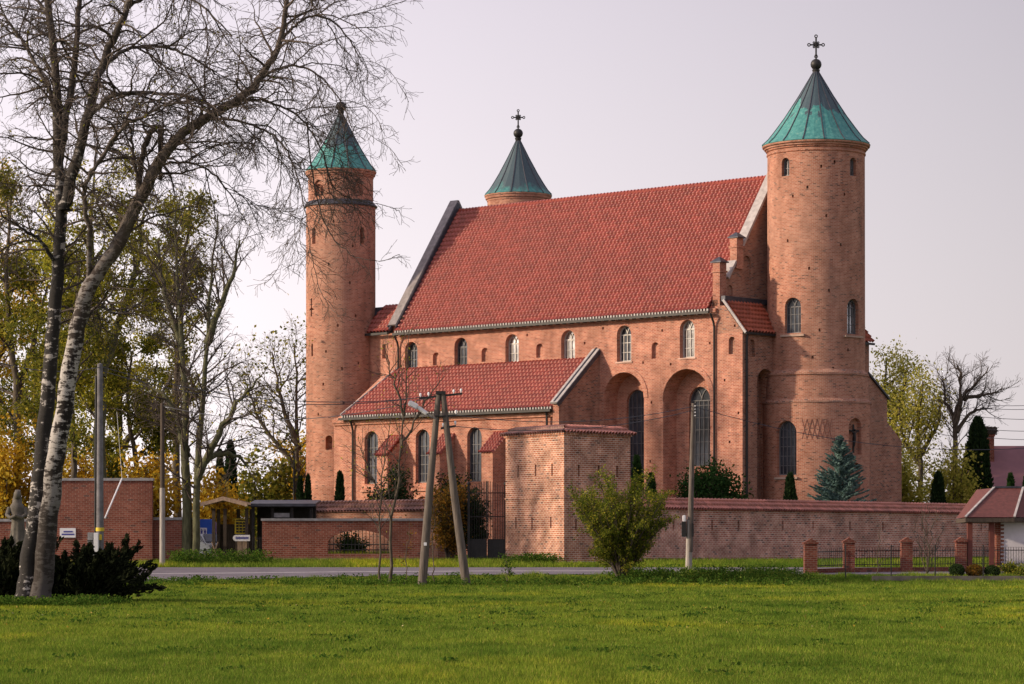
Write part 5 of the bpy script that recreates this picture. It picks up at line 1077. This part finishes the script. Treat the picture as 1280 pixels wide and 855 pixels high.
crown_tree('sapling', 'slim sapling with few brown leaves directly behind the left pole leg', 541, 129.5, 600, [[(541, None, 0), (543, 680, 0), (541, 620, 0)]], .03, [dict(sp=.25, ln=.8, ang=40, n=4, r=.01, up=.04, jit=.12, tip=.006)], 160, .05, 'ivy', 85, (.15, .15, .15), GS, 'bark', 'twig', 'sapling', .3, .008, 'leaves')
crown_tree('sapling', 'small twiggy plant in the verge between the pole and the bastion', 633, 129, 690, [[(633, None, 0), (634, 712, 0), (633, 695, 0)]], .02, [dict(sp=.09, ln=.6, ang=60, n=4, r=.01, up=.06, jit=.12, tip=.006)], 260, .05, 'weed', 86, (.1, .1, .06), None, 'bark', 'twig', 'plant', .3, .008, 'leaves')
LM = [dict(sp=.28, ln=1.0, ang=30, n=5, r=.015, up=.05, jit=.10, tip=.007), dict(sp=.2, ln=.45, ang=32, n=3, r=.009, up=.03, jit=.14, tip=.006)]
crown_tree('bare_shrub', 'multi-stemmed bare shrub behind the pillar fence near the porch', 1158, 138.5, 630, [[(1158, None, 0), (1156, 670, 0), (1152, 635, 0)], [(1158, 718, 0), (1164, 670, 0), (1170, 632, 0)], [(1158, 718, 0), (1148, 680, .3), (1142, 650, .3)], [(1158, 718, 0), (1160, 665, -.3), (1160, 628, -.3)], [(1158, 718, 0), (1172, 680, .2), (1182, 655, .2)]], .035, LM, 0, .05, 'olive', 87, bark='bark', cat='shrub', t0=.2, r1=.01)
crown_tree('bare_shrub', 'small thin bare sapling inside the pillar fence between the first pillars', 1097, 138.5, 660, [[(1097, None, 0), (1098, 690, 0), (1100, 655, 0)]], .03, LM, 0, .05, 'olive', 88, bark='bark', cat='shrub', t0=.2, r1=.01)
def ball_bush(label, px, d, top, wpx, lmat, seed):
    rg = np.random.default_rng(seed); o = base(px, d); t = thing('clipped_bush', label, 'bush', o, 0, 'clipped bushes by the porch'); r = wpx / 2 / F * d; h = Z(top, d) - o[2]; n = 3500
    v = rg.normal(0, 1, (n, 3)); v /= np.linalg.norm(v, axis=1, keepdims=True); C = v * (r * rg.uniform(.55, 1.03, (n, 1))); C[:, 2] = C[:, 2] / r * h * .52 + h * .5
    MB().tube([(0, 0, -.1), (0, 0, h * .5)], [.04, .03], 6).build('stem', M['twig'], t); leaves('foliage', rg, C + o, .035, L[lmat], t, o)
ball_bush('left dark clipped ball bush in front of the porch post', 1196, 136.2, 705, 20, 'box', 91)
ball_bush('reddish-brown clipped bush between the two dark ball bushes', 1218, 136.2, 705.5, 22, 'ivy', 92)
ball_bush('right dark clipped ball bush next to the thin black fence post', 1240, 136.2, 706.5, 20, 'box', 93)
bush('evergreen_bush', 'low yellowish hedge plants along the foot of the white house wall', 1268, 138, 706, 46, 2500, .06, 'shrub', 94, None, sd_=.12)
# dark spreading juniper at the left
def juniper(name, label, px, d, wpx, top, n, seed):
    rg = np.random.default_rng(seed); o = base(px, d); t = thing(name, label, 'bush', o, 0, 'dark junipers under the birches'); h = Z(top, d) - o[2]; hw = wpx / 2 / F * d; w = Wood(); C = []; A = []
    for k in range(90):
        a = rg.uniform(0, 2 * math.pi); e = rg.uniform(.08, .95); dr = np.array([math.cos(a) * (1.15 - e * .7), math.sin(a) * (1.15 - e * .7), .12 + e * .8]); ln = rg.uniform(.65, 1.05) * (hw * (1 - e) + h * e * .95)
        b = wander(rg, o + rg.normal(0, .3, 3) * [1, 1, 0], dr / np.linalg.norm(dr), ln, 7, .03, .07); w.add(b, np.linspace(.03, .008, 8))
        for j in range(n):
            s_ = rg.uniform(.05, 1.02); i = min(int(s_ * 7), 6); p = b[i] + (b[i + 1] - b[i]) * (s_ * 7 - i); C.append(p + rg.normal(0, .16, 3) * (1.25 - s_)); A.append((b[i + 1] - b[i]) + rg.normal(0, .12, 3))
    w.build('stems', M['twig'], t, o); C = np.array(C) - o; A = np.array(A); A /= np.linalg.norm(A, axis=1, keepdims=True); m = len(C)
    b = np.cross(A, rg.normal(0, 1, (m, 3))); b /= np.linalg.norm(b, axis=1, keepdims=True); s_ = .09 * rg.uniform(.7, 1.5, (m, 1))
    np_mesh('foliage', np.stack([C - A * s_, C + b * s_ * .35, C + A * s_, C - b * s_ * .35], 1).reshape(-1, 3), np.arange(4 * m).reshape(-1, 4), L['juniper'], t)
juniper('juniper_bush', 'dark spreading juniper with feathery tips right of the birch base', 104, 90, 225, 662, 330, 95)
juniper('juniper_bush', 'dark juniper mass behind the birch base at the left edge', 0, 91, 225, 650, 330, 96)

# ------------------------------------------------------------------ grass, weeds, fallen leaves
def blades(name, rg, x, y, h, wdt, mat, lean=.5):
    n = len(x); z = gz(y); a = rg.uniform(0, 2 * np.pi, n); l = h * lean * rg.uniform(.2, 1, n); b = rg.uniform(0, 2 * np.pi, n)
    dx, dy = np.cos(a) * wdt / 2, np.sin(a) * wdt / 2
    V = np.stack([np.stack([x - dx, y - dy, z - .005], 1), np.stack([x + dx, y + dy, z - .005], 1), np.stack([x + np.cos(b) * l, y + np.sin(b) * l, z + h], 1)], 1).reshape(-1, 3)
    return np_mesh(name, V, np.arange(3 * n).reshape(-1, 3), mat)
rg = np.random.default_rng(77)
n = 420000; u = rg.uniform(0, 1, n); y = 33 * (131.0 / 33) ** (u ** .9); x = rg.uniform(-.2, .2, n) * y
pn = np.sin(x * .9 + np.sin(y * .31) * 2) * np.sin(y * .45 + x * .2) + .6 * np.sin(x * 2.3 + y * 1.1)
keep = (y < ynear(x) - .2); x, y, pn = x[keep], y[keep], pn[keep]
h = (.045 + .03 * rg.uniform(0, 1, len(x)) ** 2 + .018 * np.clip(pn, -1, 1.5)) * np.interp(y, [33, 80, 120], [1, 1.25, 1.7])
tag(blades('lawn_grass', rg, x, y, np.clip(h, .025, .3), .010 * np.interp(y, [33, 131], [1, 3.2]), M['grass'], .8), 'short green meadow grass covering the foreground field', 'grass', kind='stuff')
n = 60000; x = rg.uniform(-27, 27, n); y = ynear(x) - np.where(x < 5, 2.2, .6) - rg.uniform(0, 1, n) ** 1.3 * 6.5; pn = np.sin(x * 1.7) * .5 + np.sin(x * .63 + 1) * .6 + np.sin(x * 4.1 + y)
h = np.clip(.16 + .10 * pn, .07, .5) * rg.uniform(.5, 1.3, n) * np.interp(x, [-20, -14, 4, 6, 13, 15, 22], [.8, .8, 1, 1.5, 1.5, .9, .6])
tag(blades('verge_grass', rg, x, y, h, .028, M['grass'], .7), 'longer ragged grass along the near edge of the road', 'grass', kind='stuff')
n = 60000; x = rg.uniform(-30, 34, n); y = rg.uniform(146.6, 156, n); h = rg.uniform(.08, .28, n)
ok_ = ~((x > 1.5) & (y > 150.6) & (np.abs(x - 3) < 4)); x, y, h = x[ok_], y[ok_], h[ok_]
x2_ = rg.uniform(X(395, 158), X(505, 158), 6000); y2_ = rg.uniform(157, 162, 6000); x = np.concatenate([x, x2_]); y = np.concatenate([y, y2_]); h = np.concatenate([h, rg.uniform(.25, .6, 6000)])
tag(blades('bank_grass', rg, x, y, h, .035, M['grass'], .7), 'grass strip between the road and the brick walls', 'grass', kind='stuff')
def weedbed(name, label, xs_, d0, d1, n, hh, seed, mat='weed', size=.05):
    rg = np.random.default_rng(seed); C = []
    m = n // 45
    cx = rg.uniform(xs_[0], xs_[1], m); cy = rg.uniform(d0, d1, m); cy = np.minimum(cy, np.where(cy < 140, ynear(cx) - np.where(cx < 4.2, 2.6, .6), 999))
    for a, b in zip(cx, cy):
        k = 45; r = rg.uniform(.10, .32); H = hh * rg.uniform(.35, 1.1)
        C.append(np.stack([a + rg.normal(0, r, k), b + rg.normal(0, r, k), gz(b) + H * rg.uniform(0, 1, k) ** .8], 1))
    o = np.zeros(3); return tag(leaves(name, rg, np.concatenate(C), size, L[mat], None, o, .5), label, 'weeds', kind='stuff')
weedbed('verge_weeds', 'leafy weeds lining the near verge around the poles and shrub', (-17, 14), 125, 135, 16000, .34, 101)
weedbed('verge_weeds', 'taller nettles on the verge between shrub and leaning pole', (4.5, 13.2), 130.5, 136.5, 14000, .62, 102)
weedbed('verge_weeds', 'dark weeds growing in front of the wooden shelter', (X(215, 151), X(335, 151)), 149.5, 152, 6000, .75, 103, 'weed')
weedbed('verge_weeds', 'straggly weeds around the foot of the birch trunks', (X(-20, 85), X(140, 85)), 83, 88, 9000, .28, 104, 'weed', .04)
weedbed('verge_weeds', 'weeds along the foot of the bastion', (X(640, 151), X(700, 151)), 151, 153, 3500, .5, 105)
rg = np.random.default_rng(5); n = 700; y = np.concatenate([rg.uniform(60, 131, n // 2), rg.uniform(122, 134, n // 2)]); x = np.concatenate([rg.uniform(-.18, .18, n // 2) * y[:n // 2], rg.uniform(-18, 10, n // 2)]); y = np.minimum(y, ynear(x) - .1)
C = np.stack([x, y, gz(y) + .05], 1); tag(leaves('fallen_leaves', rg, C, .03, L['fallen'], None, np.zeros(3), 0), 'scattered yellow fallen leaves on the grass', 'leaves', kind='stuff')
for k_, (lab, xa, xb, ya, yb, n_, hh_) in enumerate((('dark low clover patches scattered through the field', -16, 18, 62, 122, 13000, .13), ('broad-leaved weed tufts in the nearer field', -8, 9, 38, 70, 3000, .08))):
    weedbed('field_weeds', lab, (xa, xb), ya, yb, n_, hh_, 120 + k_, 'weed', .035)
# far-off woods closing the horizon
rg = np.random.default_rng(6); n = 30000; x = rg.uniform(-95, 95, n); y = rg.uniform(330, 345, n)
top = 4.5 + 1.8 * np.sin(x * .21) + 1.2 * np.sin(x * .53 + 2) + .8 * np.sin(x * 1.3); C = np.stack([x, y, 1.3 + top * rg.uniform(0, 1, n) ** .7], 1)
tag(leaves('distant_wood', rg, C, .34, L['olive'], None, np.zeros(3)), 'low far-off wood along the horizon behind the church', 'wood', kind='stuff')
